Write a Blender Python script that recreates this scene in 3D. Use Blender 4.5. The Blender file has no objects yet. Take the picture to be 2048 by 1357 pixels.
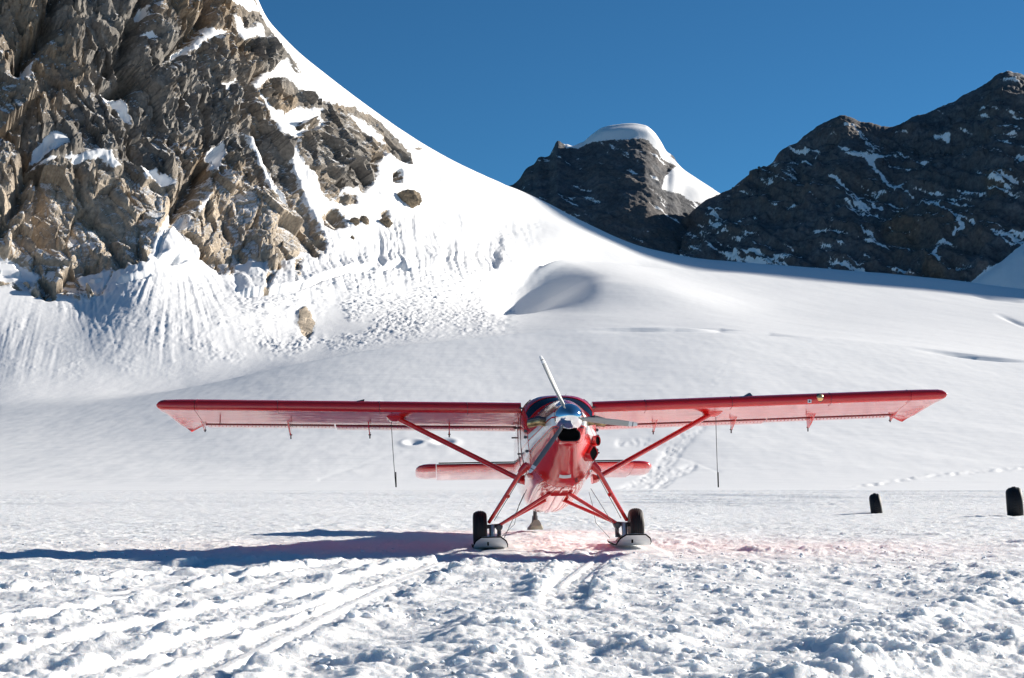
import bpy, bmesh, math, random
import numpy as np
from mathutils import Vector, Matrix

random.seed(7)
rng = np.random.default_rng(11)
scene = bpy.context.scene
COL = scene.collection

# ------------------------------------------------------------------ camera, sky, sun, exposure
CAM_H = 1.64
FPX = 3026.0            # focal length in photograph pixels (2048 wide)
CX, HY = 1024.0, 942.0  # principal column and horizon row of the photograph
cam_d = bpy.data.cameras.new('camera')
cam = bpy.data.objects.new('camera', cam_d)
COL.objects.link(cam)
cam.location = (0, 0, CAM_H)
cam.rotation_euler = (math.radians(90), 0, 0)
cam_d.sensor_width = 36.0
cam_d.lens = FPX / 2048 * 36.0
cam_d.shift_y = (HY - 678.5) / 2048
cam_d.clip_start = 0.1
cam_d.clip_end = 12000
scene.camera = cam

SUN_H = np.array([0.835, 0.550])
SUN_TAN = 0.355
SUN_EL = math.atan(SUN_TAN)
SUN_AZ = math.atan2(SUN_H[0], SUN_H[1])
world = bpy.data.worlds.new('World')
scene.world = world
world.use_nodes = True
wn = world.node_tree
bg = wn.nodes['Background']
sky = wn.nodes.new('ShaderNodeTexSky')
sky.sky_type = 'NISHITA'
sky.sun_disc = False
sky.sun_elevation = SUN_EL
sky.sun_rotation = SUN_AZ
sky.altitude = 3000
sky.air_density = 1.0
sky.dust_density = 0.0
sky.ozone_density = 4.0
tint = wn.nodes.new('ShaderNodeMix'); tint.data_type = 'RGBA'; tint.blend_type = 'MULTIPLY'; tint.inputs[0].default_value = 1.0
tint.inputs[7].default_value = (0.50, 1.05, 1.20, 1)
wn.links.new(sky.outputs[0], tint.inputs[6])
wn.links.new(tint.outputs[2], bg.inputs[0])
bg.inputs[1].default_value = 0.0405

sun_d = bpy.data.lights.new('sun', 'SUN')
sun_d.energy = 5.0
sun_d.angle = math.radians(0.53)
sun_d.color = (1.0, 0.935, 0.835)
sun = bpy.data.objects.new('sun', sun_d)
COL.objects.link(sun)
sv = Vector((SUN_H[0], SUN_H[1], SUN_TAN)).normalized()
sun.rotation_euler = sv.to_track_quat('Z', 'Y').to_euler()
sun.location = (200, 100, 100)

scene.view_settings.view_transform = 'Standard'
scene.view_settings.look = 'None'
scene.view_settings.exposure = 0.83
scene.view_settings.gamma = 1.0
scene.view_settings.use_curve_mapping = False
scene.cycles.max_bounces = 8
scene.cycles.diffuse_bounces = 6
scene.cycles.glossy_bounces = 3

# ------------------------------------------------------------------ noise
def _hash(ix, iy, iz=0, seed=0):
    h = (ix.astype(np.int64) * 374761393 + iy.astype(np.int64) * 668265263
         + np.asarray(iz, dtype=np.int64) * 2147483647 + seed * 1274126177) & 0xFFFFFFFF
    h = ((h ^ (h >> 13)) * 1274126177) & 0xFFFFFFFF
    h = ((h ^ (h >> 16)) * 2246822519) & 0xFFFFFFFF
    return h ^ (h >> 15)

def h01(ix, iy, iz=0, seed=0):
    return (_hash(ix, iy, iz, seed) & 0xFFFFFF).astype(np.float64) / 16777216.0

def fade(t): return t * t * t * (t * (t * 6 - 15) + 10)

def perlin2(x, y, seed=0):
    xi, yi = np.floor(x), np.floor(y)
    xf, yf = x - xi, y - yi
    xi = xi.astype(np.int64); yi = yi.astype(np.int64)
    u, v = fade(xf), fade(yf)
    def g(a, b, fx, fy):
        t = h01(a, b, 0, seed) * 2 * np.pi
        return np.cos(t) * fx + np.sin(t) * fy
    a = g(xi, yi, xf, yf); b = g(xi + 1, yi, xf - 1, yf)
    c = g(xi, yi + 1, xf, yf - 1); d = g(xi + 1, yi + 1, xf - 1, yf - 1)
    return ((a + (b - a) * u) * (1 - v) + (c + (d - c) * u) * v) * 1.5

_G3 = np.array([(1,1,0),(-1,1,0),(1,-1,0),(-1,-1,0),(1,0,1),(-1,0,1),(1,0,-1),(-1,0,-1),
                (0,1,1),(0,-1,1),(0,1,-1),(0,-1,-1),(1,1,0),(-1,1,0),(0,-1,1),(0,-1,-1)], float)
def perlin3(x, y, z, seed=0):
    xi, yi, zi = np.floor(x), np.floor(y), np.floor(z)
    xf, yf, zf = x - xi, y - yi, z - zi
    xi = xi.astype(np.int64); yi = yi.astype(np.int64); zi = zi.astype(np.int64)
    u, v, w = fade(xf), fade(yf), fade(zf)
    def g(dx, dy, dz):
        k = _hash(xi + dx, yi + dy, zi + dz, seed) & 15
        gr = _G3[k]
        return gr[..., 0] * (xf - dx) + gr[..., 1] * (yf - dy) + gr[..., 2] * (zf - dz)
    def lerp(a, b, t): return a + (b - a) * t
    x00 = lerp(g(0,0,0), g(1,0,0), u); x10 = lerp(g(0,1,0), g(1,1,0), u)
    x01 = lerp(g(0,0,1), g(1,0,1), u); x11 = lerp(g(0,1,1), g(1,1,1), u)
    return lerp(lerp(x00, x10, v), lerp(x01, x11, v), w)

def fbm2(x, y, octs=4, seed=0, gain=0.5):
    s = 0; a = 1.0; t = 0
    for o in range(octs):
        s = s + a * perlin2(x * 2**o + 17.3 * o, y * 2**o - 9.1 * o, seed + o); t += a; a *= gain
    return s / t

def fbm3(x, y, z, octs=4, seed=0, gain=0.5):
    s = 0; a = 1.0; t = 0
    for o in range(octs):
        s = s + a * perlin3(x * 2**o + 7.7 * o, y * 2**o - 3.1 * o, z * 2**o + 1.9 * o, seed + o); t += a; a *= gain
    return s / t

def ridged3(x, y, z, octs=4, seed=0, gain=0.5):
    s = 0; a = 1.0; t = 0
    for o in range(octs):
        n = 1 - np.abs(perlin3(x * 2**o + 7.7 * o, y * 2**o - 3.1 * o, z * 2**o + 1.9 * o, seed + o)) * 1.6
        s = s + a * n * n; t += a; a *= gain
    return s / t

def clods2(x, y, cell, seed, prob=0.7, rmin=0.25, rmax=0.62):
    """rounded, separate snow clods: the highest dome over each point"""
    u, v = x / cell, y / cell
    xi = np.floor(u).astype(np.int64); yi = np.floor(v).astype(np.int64)
    out = np.zeros_like(u)
    for dx in (-1, 0, 1):
        for dy in (-1, 0, 1):
            a, b = xi + dx, yi + dy
            px = a + 0.1 + 0.8 * h01(a, b, 0, seed); py = b + 0.1 + 0.8 * h01(a, b, 1, seed)
            k = h01(a, b, 2, seed)
            r = rmin + (rmax - rmin) * h01(a, b, 3, seed) ** 1.6
            el = 0.75 + 0.5 * h01(a, b, 4, seed)
            q = (((u - px) * el) ** 2 + ((v - py) / el) ** 2) / (r * r)
            dome = np.clip(1 - q, 0, 1) ** 0.8 * r * (0.5 + 0.5 * h01(a, b, 5, seed))
            out = np.maximum(out, np.where(k < prob, dome, 0))
    return out * cell

def facets3(x, y, z, cell, seed):
    """blocky rock: each Voronoi cell is its own tilted plane; returns height and distance to the cell edge"""
    u, v, w = x / cell, y / cell, z / cell
    xi = np.floor(u).astype(np.int64); yi = np.floor(v).astype(np.int64); zi = np.floor(w).astype(np.int64)
    f1 = np.full(u.shape, 9.0); f2 = np.full(u.shape, 9.0); hh = np.zeros_like(u); idv = np.zeros_like(u)
    for dx in (-1, 0, 1):
        for dy in (-1, 0, 1):
            for dz in (-1, 0, 1):
                a, b, c = xi + dx, yi + dy, zi + dz
                ox = u - (a + h01(a, b, c, seed)); oy = v - (b + h01(a, b, c, seed + 1)); oz = w - (c + h01(a, b, c, seed + 2))
                dd = ox * ox + oy * oy + oz * oz
                g = ((h01(a, b, c, seed + 3) - .5) * ox + (h01(a, b, c, seed + 4) - .5) * oy
                     + (h01(a, b, c, seed + 5) - .5) * oz) * 2.2 + (h01(a, b, c, seed + 6) - .5) * 0.9
                nearer = dd < f1
                f2 = np.where(nearer, f1, np.minimum(f2, dd))
                hh = np.where(nearer, g, hh)
                idv = np.where(nearer, h01(a, b, c, seed + 7), idv)
                f1 = np.where(nearer, dd, f1)
    return hh * cell, np.sqrt(f2) - np.sqrt(f1), idv

def smooth01(e0, e1, x):
    t = np.clip((x - e0) / (e1 - e0), 0, 1)
    return t * t * (3 - 2 * t)

def pchip(xk, yk, x):
    """monotone cubic; xk (n,), yk (n, ...) -> values at x (m,)"""
    xk = np.asarray(xk, float); yk = np.asarray(yk, float); x = np.asarray(x, float)
    sh = (-1,) + (1,) * (yk.ndim - 1)
    h = np.diff(xk).reshape(sh); dl = np.diff(yk, axis=0) / h
    m = np.zeros_like(yk)
    m[0], m[-1] = dl[0], dl[-1]
    w1 = 2 * h[1:] + h[:-1]; w2 = h[1:] + 2 * h[:-1]
    same = dl[1:] * dl[:-1] > 0
    with np.errstate(divide='ignore', invalid='ignore'):
        hm = (w1 + w2) / (w1 / dl[:-1] + w2 / dl[1:])
    m[1:-1] = np.where(same, hm, 0)
    i = np.clip(np.searchsorted(xk, x, side='right') - 1, 0, len(xk) - 2)
    t = ((x - xk[i]) / (xk[i + 1] - xk[i])).reshape(sh); hh = (xk[i + 1] - xk[i]).reshape(sh)
    t2, t3 = t * t, t * t * t
    return ((2*t3 - 3*t2 + 1) * yk[i] + (t3 - 2*t2 + t) * hh * m[i] + (-2*t3 + 3*t2) * yk[i+1] + (t3 - t2) * hh * m[i+1])

def seg_dist(x, y, pts):
    """distance to a polyline, and the arc length of the closest point"""
    best = np.full(np.shape(x), 1e9); arc = np.zeros(np.shape(x)); L = 0
    for (x0, y0), (x1, y1) in zip(pts[:-1], pts[1:]):
        dx, dy = x1 - x0, y1 - y0; l2 = dx*dx + dy*dy
        t = np.clip(((x - x0) * dx + (y - y0) * dy) / l2, 0, 1)
        d = np.hypot(x - x0 - t * dx, y - y0 - t * dy)
        arc = np.where(d < best, L + t * math.sqrt(l2), arc); best = np.minimum(best, d)
        L += math.sqrt(l2)
    return best, arc

def poly_sd(x, y, pts):
    """signed distance to a closed outline, positive inside"""
    best = np.full(np.shape(x), 1e9); ins = np.zeros(np.shape(x), bool)
    n = len(pts)
    for i in range(n):
        x0, y0 = pts[i]; x1, y1 = pts[(i + 1) % n]
        dx, dy = x1 - x0, y1 - y0; l2 = dx*dx + dy*dy + 1e-9
        t = np.clip(((x - x0) * dx + (y - y0) * dy) / l2, 0, 1)
        best = np.minimum(best, np.hypot(x - x0 - t * dx, y - y0 - t * dy))
        if dy != 0:
            c = ((y0 > y) != (y1 > y)) & (x < dx * (y - y0) / dy + x0)
            ins ^= c
    return np.where(ins, best, -best)

# ------------------------------------------------------------------ mesh helpers
def tag(o, label=None, cat=None, group=None, kind=None):
    if label: o['label'] = label
    if cat: o['category'] = cat
    if group: o['group'] = group
    if kind: o['kind'] = kind
    return o

def link(name, me, mat=None, parent=None):
    o = bpy.data.objects.new(name, me)
    COL.objects.link(o)
    if mat is not None and me is not None: me.materials.append(mat)
    if parent is not None: o.parent = parent
    return o

def grid_mesh(name, P, smooth=True, attrs=None, flip=False, faceted=None):
    """P (rows, cols, 3) -> structured quad mesh"""
    R, C = P.shape[:2]
    idx = np.arange(R * C).reshape(R, C)
    q = np.stack([idx[:-1, :-1], idx[:-1, 1:], idx[1:, 1:], idx[1:, :-1]], -1).reshape(-1, 4)
    if flip: q = q[:, ::-1]
    me = bpy.data.meshes.new(name)
    me.vertices.add(R * C); me.vertices.foreach_set('co', P.reshape(-1).astype(np.float32))
    n = len(q)
    me.loops.add(n * 4); me.loops.foreach_set('vertex_index', q.reshape(-1).astype(np.int32))
    me.polygons.add(n)
    me.polygons.foreach_set('loop_start', (np.arange(n) * 4).astype(np.int32))
    me.polygons.foreach_set('loop_total', np.full(n, 4, np.int32))
    sm_ = np.full(n, smooth, bool)
    if faceted is not None: sm_ &= ~faceted[:-1, :-1].reshape(-1)
    me.polygons.foreach_set('use_smooth', sm_)
    me.update(calc_edges=True)
    for k, v in (attrs or {}).items():
        at = me.attributes.new(k, 'FLOAT', 'POINT')
        at.data.foreach_set('value', v.reshape(-1).astype(np.float32))
    return me

def grid_normals(P):
    du = np.gradient(P, axis=1); dv = np.gradient(P, axis=0)
    n = np.cross(du, dv); n /= (np.linalg.norm(n, axis=-1, keepdims=True) + 1e-12)
    return n

# ------------------------------------------------------------------ materials
def new_mat(name):
    m = bpy.data.materials.new(name); m.use_nodes = True
    nt = m.node_tree
    return m, nt, nt.nodes['Principled BSDF']

def N(nt, kind, **kw):
    n = nt.nodes.new(kind)
    for k, v in kw.items():
        if k.startswith('_'): setattr(n, k[1:], v)
        else: n.inputs[k].default_value = v
    return n

def mth(nt, op, a, b=None, c=None, clamp=False):
    n = nt.nodes.new('ShaderNodeMath'); n.operation = op; n.use_clamp = clamp
    for i, v in enumerate((a, b, c)):
        if v is None: continue
        if isinstance(v, (int, float)): n.inputs[i].default_value = v
        else: nt.links.new(v, n.inputs[i])
    return n.outputs[0]

def mixc(nt, f, a, b):
    n = nt.nodes.new('ShaderNodeMix'); n.data_type = 'RGBA'
    for i, v in ((0, f), (6, a), (7, b)):
        if isinstance(v, (int, float)): n.inputs[i].default_value = v
        elif isinstance(v, tuple): n.inputs[i].default_value = (*v, 1) if len(v) == 3 else v
        else: nt.links.new(v, n.inputs[i])
    return n.outputs[2]

def ramp(nt, f, stops):
    r = nt.nodes.new('ShaderNodeValToRGB')
    e = r.color_ramp.elements
    while len(e) < len(stops): e.new(0.5)
    for k, (p, c) in enumerate(stops):
        e[k].position = p; e[k].color = (*c, 1) if len(c) == 3 else c
    nt.links.new(f, r.inputs[0])
    return r.outputs[0]

def noise(nt, vec, scale, detail=4, rough=0.55, dist=0.0):
    n = N(nt, 'ShaderNodeTexNoise', Scale=scale, Detail=detail, Roughness=rough, Distortion=dist)
    nt.links.new(vec, n.inputs['Vector'])
    return n.outputs[0]

def simple(name, col, rough=0.5, metal=0.0, coat=0.0, spec=None):
    m, nt, b = new_mat(name)
    b.inputs['Base Color'].default_value = (*col, 1)
    b.inputs['Roughness'].default_value = rough
    b.inputs['Metallic'].default_value = metal
    b.inputs['Coat Weight'].default_value = coat
    b.inputs['Coat Roughness'].default_value = 0.04
    if spec is not None: b.inputs['Specular IOR Level'].default_value = spec
    return m

SNOW_ALB = (0.88, 0.88, 0.885)

def snow_material(name='snow', sss=0.0):
    m, nt, b = new_mat(name)
    geo = N(nt, 'ShaderNodeNewGeometry')
    pos = geo.outputs['Position']
    n1 = noise(nt, pos, 0.35, 5)
    n2 = noise(nt, pos, 18.0, 4, 0.7)
    n3 = noise(nt, pos, 70.0, 3, 0.7)
    colr = ramp(nt, n1, [(0.3, (0.86, 0.865, 0.87)), (0.7, (0.90, 0.90, 0.90))])
    nt.links.new(colr, b.inputs['Base Color'])
    b.inputs['Roughness'].default_value = 0.65
    b.inputs['Specular IOR Level'].default_value = 0.25
    if sss:
        b.inputs['Subsurface Weight'].default_value = sss; b.inputs['Subsurface Scale'].default_value = 0.15
        b.inputs['Subsurface Radius'].default_value = (0.9, 1.0, 1.1)
    bp = N(nt, 'ShaderNodeBump', Strength=0.9 if sss else 0.6, Distance=0.03 if sss else 0.055)
    hh = mth(nt, 'ADD', mth(nt, 'MULTIPLY', n2, 1.0), mth(nt, 'MULTIPLY', n3, 0.45))
    if not sss:      # wind-carved ripples of the open glacier
        mp = N(nt, 'ShaderNodeMapping'); mp.inputs['Rotation'].default_value = (0, 0, 0.6); mp.inputs['Scale'].default_value = (0.10, 0.55, 0.3)
        nt.links.new(pos, mp.inputs[0])
        mp2 = N(nt, 'ShaderNodeMapping'); mp2.inputs['Rotation'].default_value = (0, 0, 0.45); mp2.inputs['Scale'].default_value = (0.025, 0.16, 0.1)
        nt.links.new(pos, mp2.inputs[0])
        hh = mth(nt, 'ADD', mth(nt, 'MULTIPLY', noise(nt, mp.outputs[0], 1.0, 5, 0.6), 1.6), mth(nt, 'MULTIPLY', n2, 0.12))
        hh = mth(nt, 'ADD', hh, mth(nt, 'MULTIPLY', noise(nt, mp2.outputs[0], 1.0, 4, 0.6), 5.0))
    nt.links.new(hh, bp.inputs['Height'])
    nt.links.new(bp.outputs[0], b.inputs['Normal'])
    return m

def alpine_material(name, dark, mid, warm, tan_, scale, ledge=0.70, strata=None):
    """rock with snow: 'snow' attribute says where snow lies (in metres-free outline units), 'tan' how pale the rock is"""
    m, nt, b = new_mat(name)
    geo = N(nt, 'ShaderNodeNewGeometry'); pos = geo.outputs['Position']
    at = N(nt, 'ShaderNodeAttribute', _attribute_name='snow').outputs['Fac']
    tn = N(nt, 'ShaderNodeAttribute', _attribute_name='tan').outputs['Fac']
    big = noise(nt, pos, scale * 0.018, 5, 0.6)
    med = noise(nt, pos, scale * 0.09, 6, 0.62)
    fin = noise(nt, pos, scale * 0.5, 6, 0.7)
    mp = N(nt, 'ShaderNodeMapping'); mp.inputs['Scale'].default_value = (1, 1, 0.22)
    nt.links.new(pos, mp.inputs[0])
    streak = noise(nt, mp.outputs[0], scale * 0.16, 5, 0.6)
    vfine = noise(nt, mp.outputs[0], scale * 1.1, 5, 0.7)
    c = ramp(nt, med, [(0.30, dark), (0.52, mid), (0.72, tuple(x * 1.35 for x in mid))])
    c = mixc(nt, mth(nt, 'MULTIPLY', mth(nt, 'SUBTRACT', big, 0.47), 5.0, clamp=True), c, warm)
    tanc = ramp(nt, mth(nt, 'ADD', mth(nt, 'MULTIPLY', med, 0.6), mth(nt, 'MULTIPLY', streak, 0.4)),
                [(0.30, tuple(x * 0.42 for x in tan_)), (0.45, tuple(x * 0.8 for x in tan_)), (0.68, tuple(x * 1.12 for x in tan_))])
    c = mixc(nt, tn, c, tanc)
    v = N(nt, 'ShaderNodeMix', _data_type='RGBA', _blend_type='MULTIPLY'); v.inputs[0].default_value = 0.9
    nt.links.new(c, v.inputs[6])
    nt.links.new(ramp(nt, fin, [(0.30, (0.45, 0.45, 0.46)), (0.6, (1.05, 1.04, 1.02))]), v.inputs[7])
    rockc = v.outputs[2]
    # bump
    bp = N(nt, 'ShaderNodeBump', Strength=0.9, Distance=0.8 / scale)
    vor = N(nt, 'ShaderNodeTexVoronoi', Scale=scale * 0.16, _feature='DISTANCE_TO_EDGE')
    nt.links.new(pos, vor.inputs['Vector'])
    rid = mth(nt, 'ABSOLUTE', mth(nt, 'SUBTRACT', vfine, 0.5))
    hgt = mth(nt, 'ADD', fin, mth(nt, 'MULTIPLY', mth(nt, 'MINIMUM', vor.outputs['Distance'], 0.25), 0.8))
    hgt = mth(nt, 'SUBTRACT', hgt, mth(nt, 'MULTIPLY', rid, 1.6))
    nt.links.new(hgt, bp.inputs['Height'])
    # where snow lies: outline plus ragged edge, and ledges whose face looks up
    sep = N(nt, 'ShaderNodeSeparateXYZ'); nt.links.new(geo.outputs['Normal'], sep.inputs[0])
    rag = mth(nt, 'MULTIPLY', mth(nt, 'SUBTRACT', mth(nt, 'ADD', mth(nt, 'MULTIPLY', fin, 0.6), mth(nt, 'MULTIPLY', med, 0.4)), 0.5), 2.6)
    s1 = mth(nt, 'MULTIPLY', mth(nt, 'ADD', at, rag), 7.0)
    s1 = mth(nt, 'ADD', s1, 0.5, clamp=True)
    lg = mth(nt, 'SUBTRACT', sep.outputs[2], ledge)
    lg = mth(nt, 'ADD', lg, mth(nt, 'MULTIPLY', mth(nt, 'SUBTRACT', big, 0.52), 0.5))
    lg = mth(nt, 'MULTIPLY', mth(nt, 'ADD', lg, mth(nt, 'MULTIPLY', rag, 0.16)), 14.0, clamp=True)
    lg = mth(nt, 'MULTIPLY', lg, mth(nt, 'GREATER_THAN', at, -0.65))
    sn = mth(nt, 'MAXIMUM', s1, lg)
    col = mixc(nt, sn, rockc, SNOW_ALB)
    nt.links.new(col, b.inputs['Base Color'])
    b.inputs['Roughness'].default_value = 0.85
    b.inputs['Specular IOR Level'].default_value = 0.2
    # snow is smoother than rock
    bp.inputs['Strength'].default_value = 0.9
    bp2 = N(nt, 'ShaderNodeBump', Distance=0.75 / scale)
    nt.links.new(mth(nt, 'SUBTRACT', 1.0, mth(nt, 'MULTIPLY', s1, 0.88)), bp2.inputs['Strength'])
    nt.links.new(hgt, bp2.inputs['Height'])
    nt.links.new(bp2.outputs[0], b.inputs['Normal'])
    return m

M = {}
M['snow'] = snow_material()
M['trampled'] = snow_material('trampled snow', 0.9)
M['crumb'] = simple('loose snow', (0.88, 0.88, 0.885), 0.7, spec=0.2)
cb_ = M['crumb'].node_tree.nodes['Principled BSDF']; cb_.inputs['Subsurface Weight'].default_value = 0.9
cb_.inputs['Subsurface Scale'].default_value = 0.03; cb_.inputs['Subsurface Radius'].default_value = (0.9, 1.0, 1.1)
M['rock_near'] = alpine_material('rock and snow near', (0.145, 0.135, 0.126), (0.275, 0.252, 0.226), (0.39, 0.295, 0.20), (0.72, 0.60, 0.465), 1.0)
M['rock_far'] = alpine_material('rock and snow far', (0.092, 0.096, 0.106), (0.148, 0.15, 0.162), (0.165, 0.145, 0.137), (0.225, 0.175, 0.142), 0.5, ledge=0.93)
# ------------------------------------------------------------------ terrain: glacier, near mountain
# feature lines along the valley: for each bearing (photo column) the row and the distance at which the feature stands
KN = [-500, -200, 0, 150, 300, 450, 600, 750, 900, 1000, 1100, 1200, 1300, 1400, 1600, 1800, 2048, 2300, 2600]
FEAT = [
 # strip edge
 [(980, 130)] * 19,
 # crest of the near snow hump
 [(880,250),(868,265),(838,290),(815,305),(790,318),(760,332),(727,350),(699,372),(681,392),(671,405),(661,418),(655,425),(653,428),(656,428),(672,432),(690,436),(716,436),(735,436),(750,436)],
 # hollow behind the hump
 [(870,300),(855,318),(812,340),(793,360),(785,372),(764,388),(733,405),(706,428),(687,450),(677,462),(667,475),(660,482),(657,486),(657,488),(668,490),(683,492),(707,492),(725,492),(740,492)],
 # middle of the apron
 [(720,430),(720,440),(690,450),(675,465),(650,480),(640,510),(640,550),(622,600),(612,660),(612,700),(606,745),(602,750),(606,745),(614,735),(634,720),(646,710),(664,700),(680,690),(700,690)],
 # foot of the rock wall
 [(560,490),(565,500),(576,520),(580,538),(527,560),(552,592),(530,632),(532,682),(530,742),(532,802),(535,860),(545,905),(565,905),(580,900),(592,890),(606,890),(622,890),(630,900),(640,900)],
 # half way up
 [(280,560),(280,575),(280,592),(280,612),(272,640),(285,680),(322,725),(385,782),(428,852),(446,920),(452,965),(485,985),(520,985),(543,985),(563,990),(579,1005),(601,1020),(610,1040),(620,1050)],
 # ridge
 [(-300,680),(-300,690),(-300,702),(-260,716),(-190,737),(-84,768),(113,808),(230,858),(325,922),(368,988),(412,1045),(467,1065),(504,1075),(522,1085),(537,1090),(553,1100),(582,1110),(600,1120),(620,1120)],
]
RIDGE_PTS = [(-500,-300),(-200,-300),(0,-300),(150,-260),(300,-190),(450,-80),(500,-20),(515,2),(530,38),(560,72),(600,112),(650,152),(700,190),(750,227),(800,262),(850,293),(900,322),(950,346),(1000,368),(1050,389),(1100,412),(1150,441),(1200,466),(1250,488),(1300,503),(1350,514),(1400,522),(1500,530),(1600,537),(1700,545),(1800,553),(1900,563),(2048,582),(2300,602),(2600,620)]
SEG = [170, 26, 84, 96, 165, 165]

cols = np.unique(np.concatenate([np.arange(-500, -60, 14.0), np.arange(-60, 1010, 2.5), np.arange(1010, 2110, 4.0), np.arange(2110, 2601, 14.0)]))
F = []
for f in FEAT:
    a = np.array(f, float)
    py = pchip(KN, a[:, 0], cols); d = pchip(KN, a[:, 1], cols)
    F.append(np.stack([py, d], -1))
rp = np.array(RIDGE_PTS, float)
F[6][:, 0] = pchip(rp[:, 0], rp[:, 1], cols)
F = np.array(F)                                     # (7, C, 2)
Z = CAM_H + (HY - F[..., 0]) / FPX * F[..., 1]
Z[0] = 0.0
D = F[..., 1]
# the far side of the ridge
D = np.concatenate([D, [D[-1] + 120, D[-1] + 700]]); Z = np.concatenate([Z, [Z[-1] - 45, Z[-1] * 0.3 - 60]])
SEGS = SEG + [14, 8]
s_rows = np.concatenate([k + np.arange(n) / n for k, n in enumerate(SEGS)] + [[len(SEGS)]])
# concave start of the near slope
ds = pchip(np.arange(9), D, s_rows); zs = pchip(np.arange(9), Z, s_rows)
m0 = s_rows <= 1
t0 = s_rows[m0][:, None]
ds[m0] = D[0] + (D[1] - D[0]) * t0
prof = 0.10 * t0 + 1.45 * t0**2 - 0.55 * t0**3
zs[m0] = Z[1] * prof
# soften creases across rows and bearings
def blur(A, ax, n):
    for _ in range(n):
        B = A.copy()
        sl = [slice(None)] * 2; lo = [slice(None)] * 2; hi = [slice(None)] * 2
        sl[ax] = slice(1, -1); lo[ax] = slice(0, -2); hi[ax] = slice(2, None)
        B[tuple(sl)] = 0.25 * A[tuple(lo)] + 0.5 * A[tuple(sl)] + 0.25 * A[tuple(hi)]
        A = B
    return A
ridge_row = sum(SEG)
keep = zs[ridge_row].copy()
zb_, db_ = blur(blur(zs, 0, 6), 1, 40), blur(blur(ds, 0, 6), 1, 40)
w = np.ones_like(zs); w[:3] = 0
zs = zs * (1 - w) + zb_ * w; ds = ds * (1 - w) + db_ * w
near = np.exp(-((np.arange(len(s_rows)) - ridge_row) / 12.0)**2)[:, None]
zs = zs + near * (keep - zs[ridge_row])[None]
TX = (cols - CX) / FPX
P = np.stack([TX[None] * ds, ds, zs], -1)
PX = np.broadcast_to(cols[None], zs.shape)
PY = HY - (zs - CAM_H) / ds * FPX
nrm = grid_normals(P)
if nrm[40, 400, 2] < 0: nrm = -nrm
S2 = np.broadcast_to(s_rows[:, None], zs.shape)
x, y, z = P[..., 0], P[..., 1], P[..., 2]

# outlines of rock and of the snow patches that lie in it (traced once, then carried by the surface)
ROCK = [
 [(-700,-700),(440,-700),(508,-10),(526,40),(552,78),(580,108),(606,150),(598,150),(572,118),(548,138),(522,150),(507,168),(520,196),(545,235),(560,268),(576,302),(592,345),(606,392),(628,432),(648,470),(652,505),(628,520),(606,505),(590,520),(566,524),(546,530),(520,528),(500,545),(462,552),(438,550),(405,522),(300,522),(262,536),(225,548),(205,590),(186,604),(150,604),(100,602),(60,590),(20,574),(-80,572),(-700,590)],
 [(514,180),(536,160),(566,155),(598,180),(640,200),(668,212),(706,212),(746,232),(790,270),(822,312),(824,330),(806,326),(776,306),(756,330),(752,365),(722,392),(716,378),(690,374),(672,410),(648,398),(630,352),(610,330),(590,300),(584,286),(600,268),(640,252),(640,222),(600,216),(566,232),(540,214)],
 [(666,404),(690,384),(712,388),(716,410),(690,414)],
 [(640,432),(662,416),(690,430),(694,456),(668,462),(648,452)],
 [(784,344),(800,338),(806,364),(788,366)], [(600,508),(606,482),(640,490),(650,512),(624,506)],
 [(536,528),(560,520),(566,530),(534,590),(526,588)], [(590,520),(606,520),(600,560),(584,572)],
 [(832,290),(846,298),(838,302),(828,296)], [(588,250),(616,240),(640,246),(620,262),(594,262)], [(764,424),(776,422),(774,440),(764,440)],
 [(596,624),(612,612),(632,640),(628,664),(614,684),(598,664),(590,648)],
]
PATCH = [
 [(205,184),(246,194),(254,215),(268,244),(250,236),(236,212),(212,206)],
 [(58,320),(72,292),(112,264),(142,280),(126,298),(96,308),(80,318)],
 [(52,332),(100,318),(150,312),(200,298),(222,308),(244,332),(226,336),(200,322),(150,326),(108,326)],
 [(284,334),(315,330),(352,366),(334,372),(316,356),(294,354)],
 [(416,308),(430,288),(450,276),(454,306),(437,336),(426,334),(432,312)],
 [(488,272),(504,282),(522,312),(542,338),(556,372),(582,406),(568,408),(544,376),(522,342),(506,306)],
 [(326,126),(352,104),(372,94),(398,80),(414,52),(430,62),(456,62),(432,76),(408,88),(380,104),(350,114)],
 [(452,-20),(486,-30),(522,24),(496,22),(470,6)],
 [(436,172),(476,160),(458,172),(452,190)],
 [(270,30),(290,6),(306,0),(300,28),(282,38)], [(280,70),(300,64),(316,78),(296,84)],
 [(40,150),(52,124),(74,118),(60,138),(70,160),(54,150)],
 [(296,528),(318,462),(338,432),(352,448),(372,476),(398,500),(396,528)], [(350,440),(372,422),(378,450),(366,462)],
 [(-700,500),(0,518),(36,524),(58,544),(78,556),(60,566),(20,562),(-700,562)],
 [(462,548),(470,534),(500,524),(520,530),(524,552)], [(150,562),(190,548),(222,542),(214,570),(190,590)],
 [(464,30),(480,34),(492,62),(520,48),(530,76),(512,72),(500,78),(484,80)],
 [(396,420),(414,396),(424,388),(412,408),(398,430)],
 [(700,232),(724,240),(748,262),(770,290),(750,282),(722,258)],
]
rockd = np.full(zs.shape, -99.0)
act = (PX < 900) & (S2 > 2.1)
wx = PX + 7 * fbm2(PX / 22, PY / 22, 3, 91); wy = PY + 7 * fbm2(PX / 22, PY / 22, 3, 95)
wxa, wya = wx[act], wy[act]
rd = np.full(wxa.shape, -99.0)
for p_ in ROCK: rd = np.maximum(rd, poly_sd(wxa, wya, p_))
pd = np.full(wxa.shape, -99.0)
for p_ in PATCH: pd = np.maximum(pd, poly_sd(wxa, wya, p_))
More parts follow.
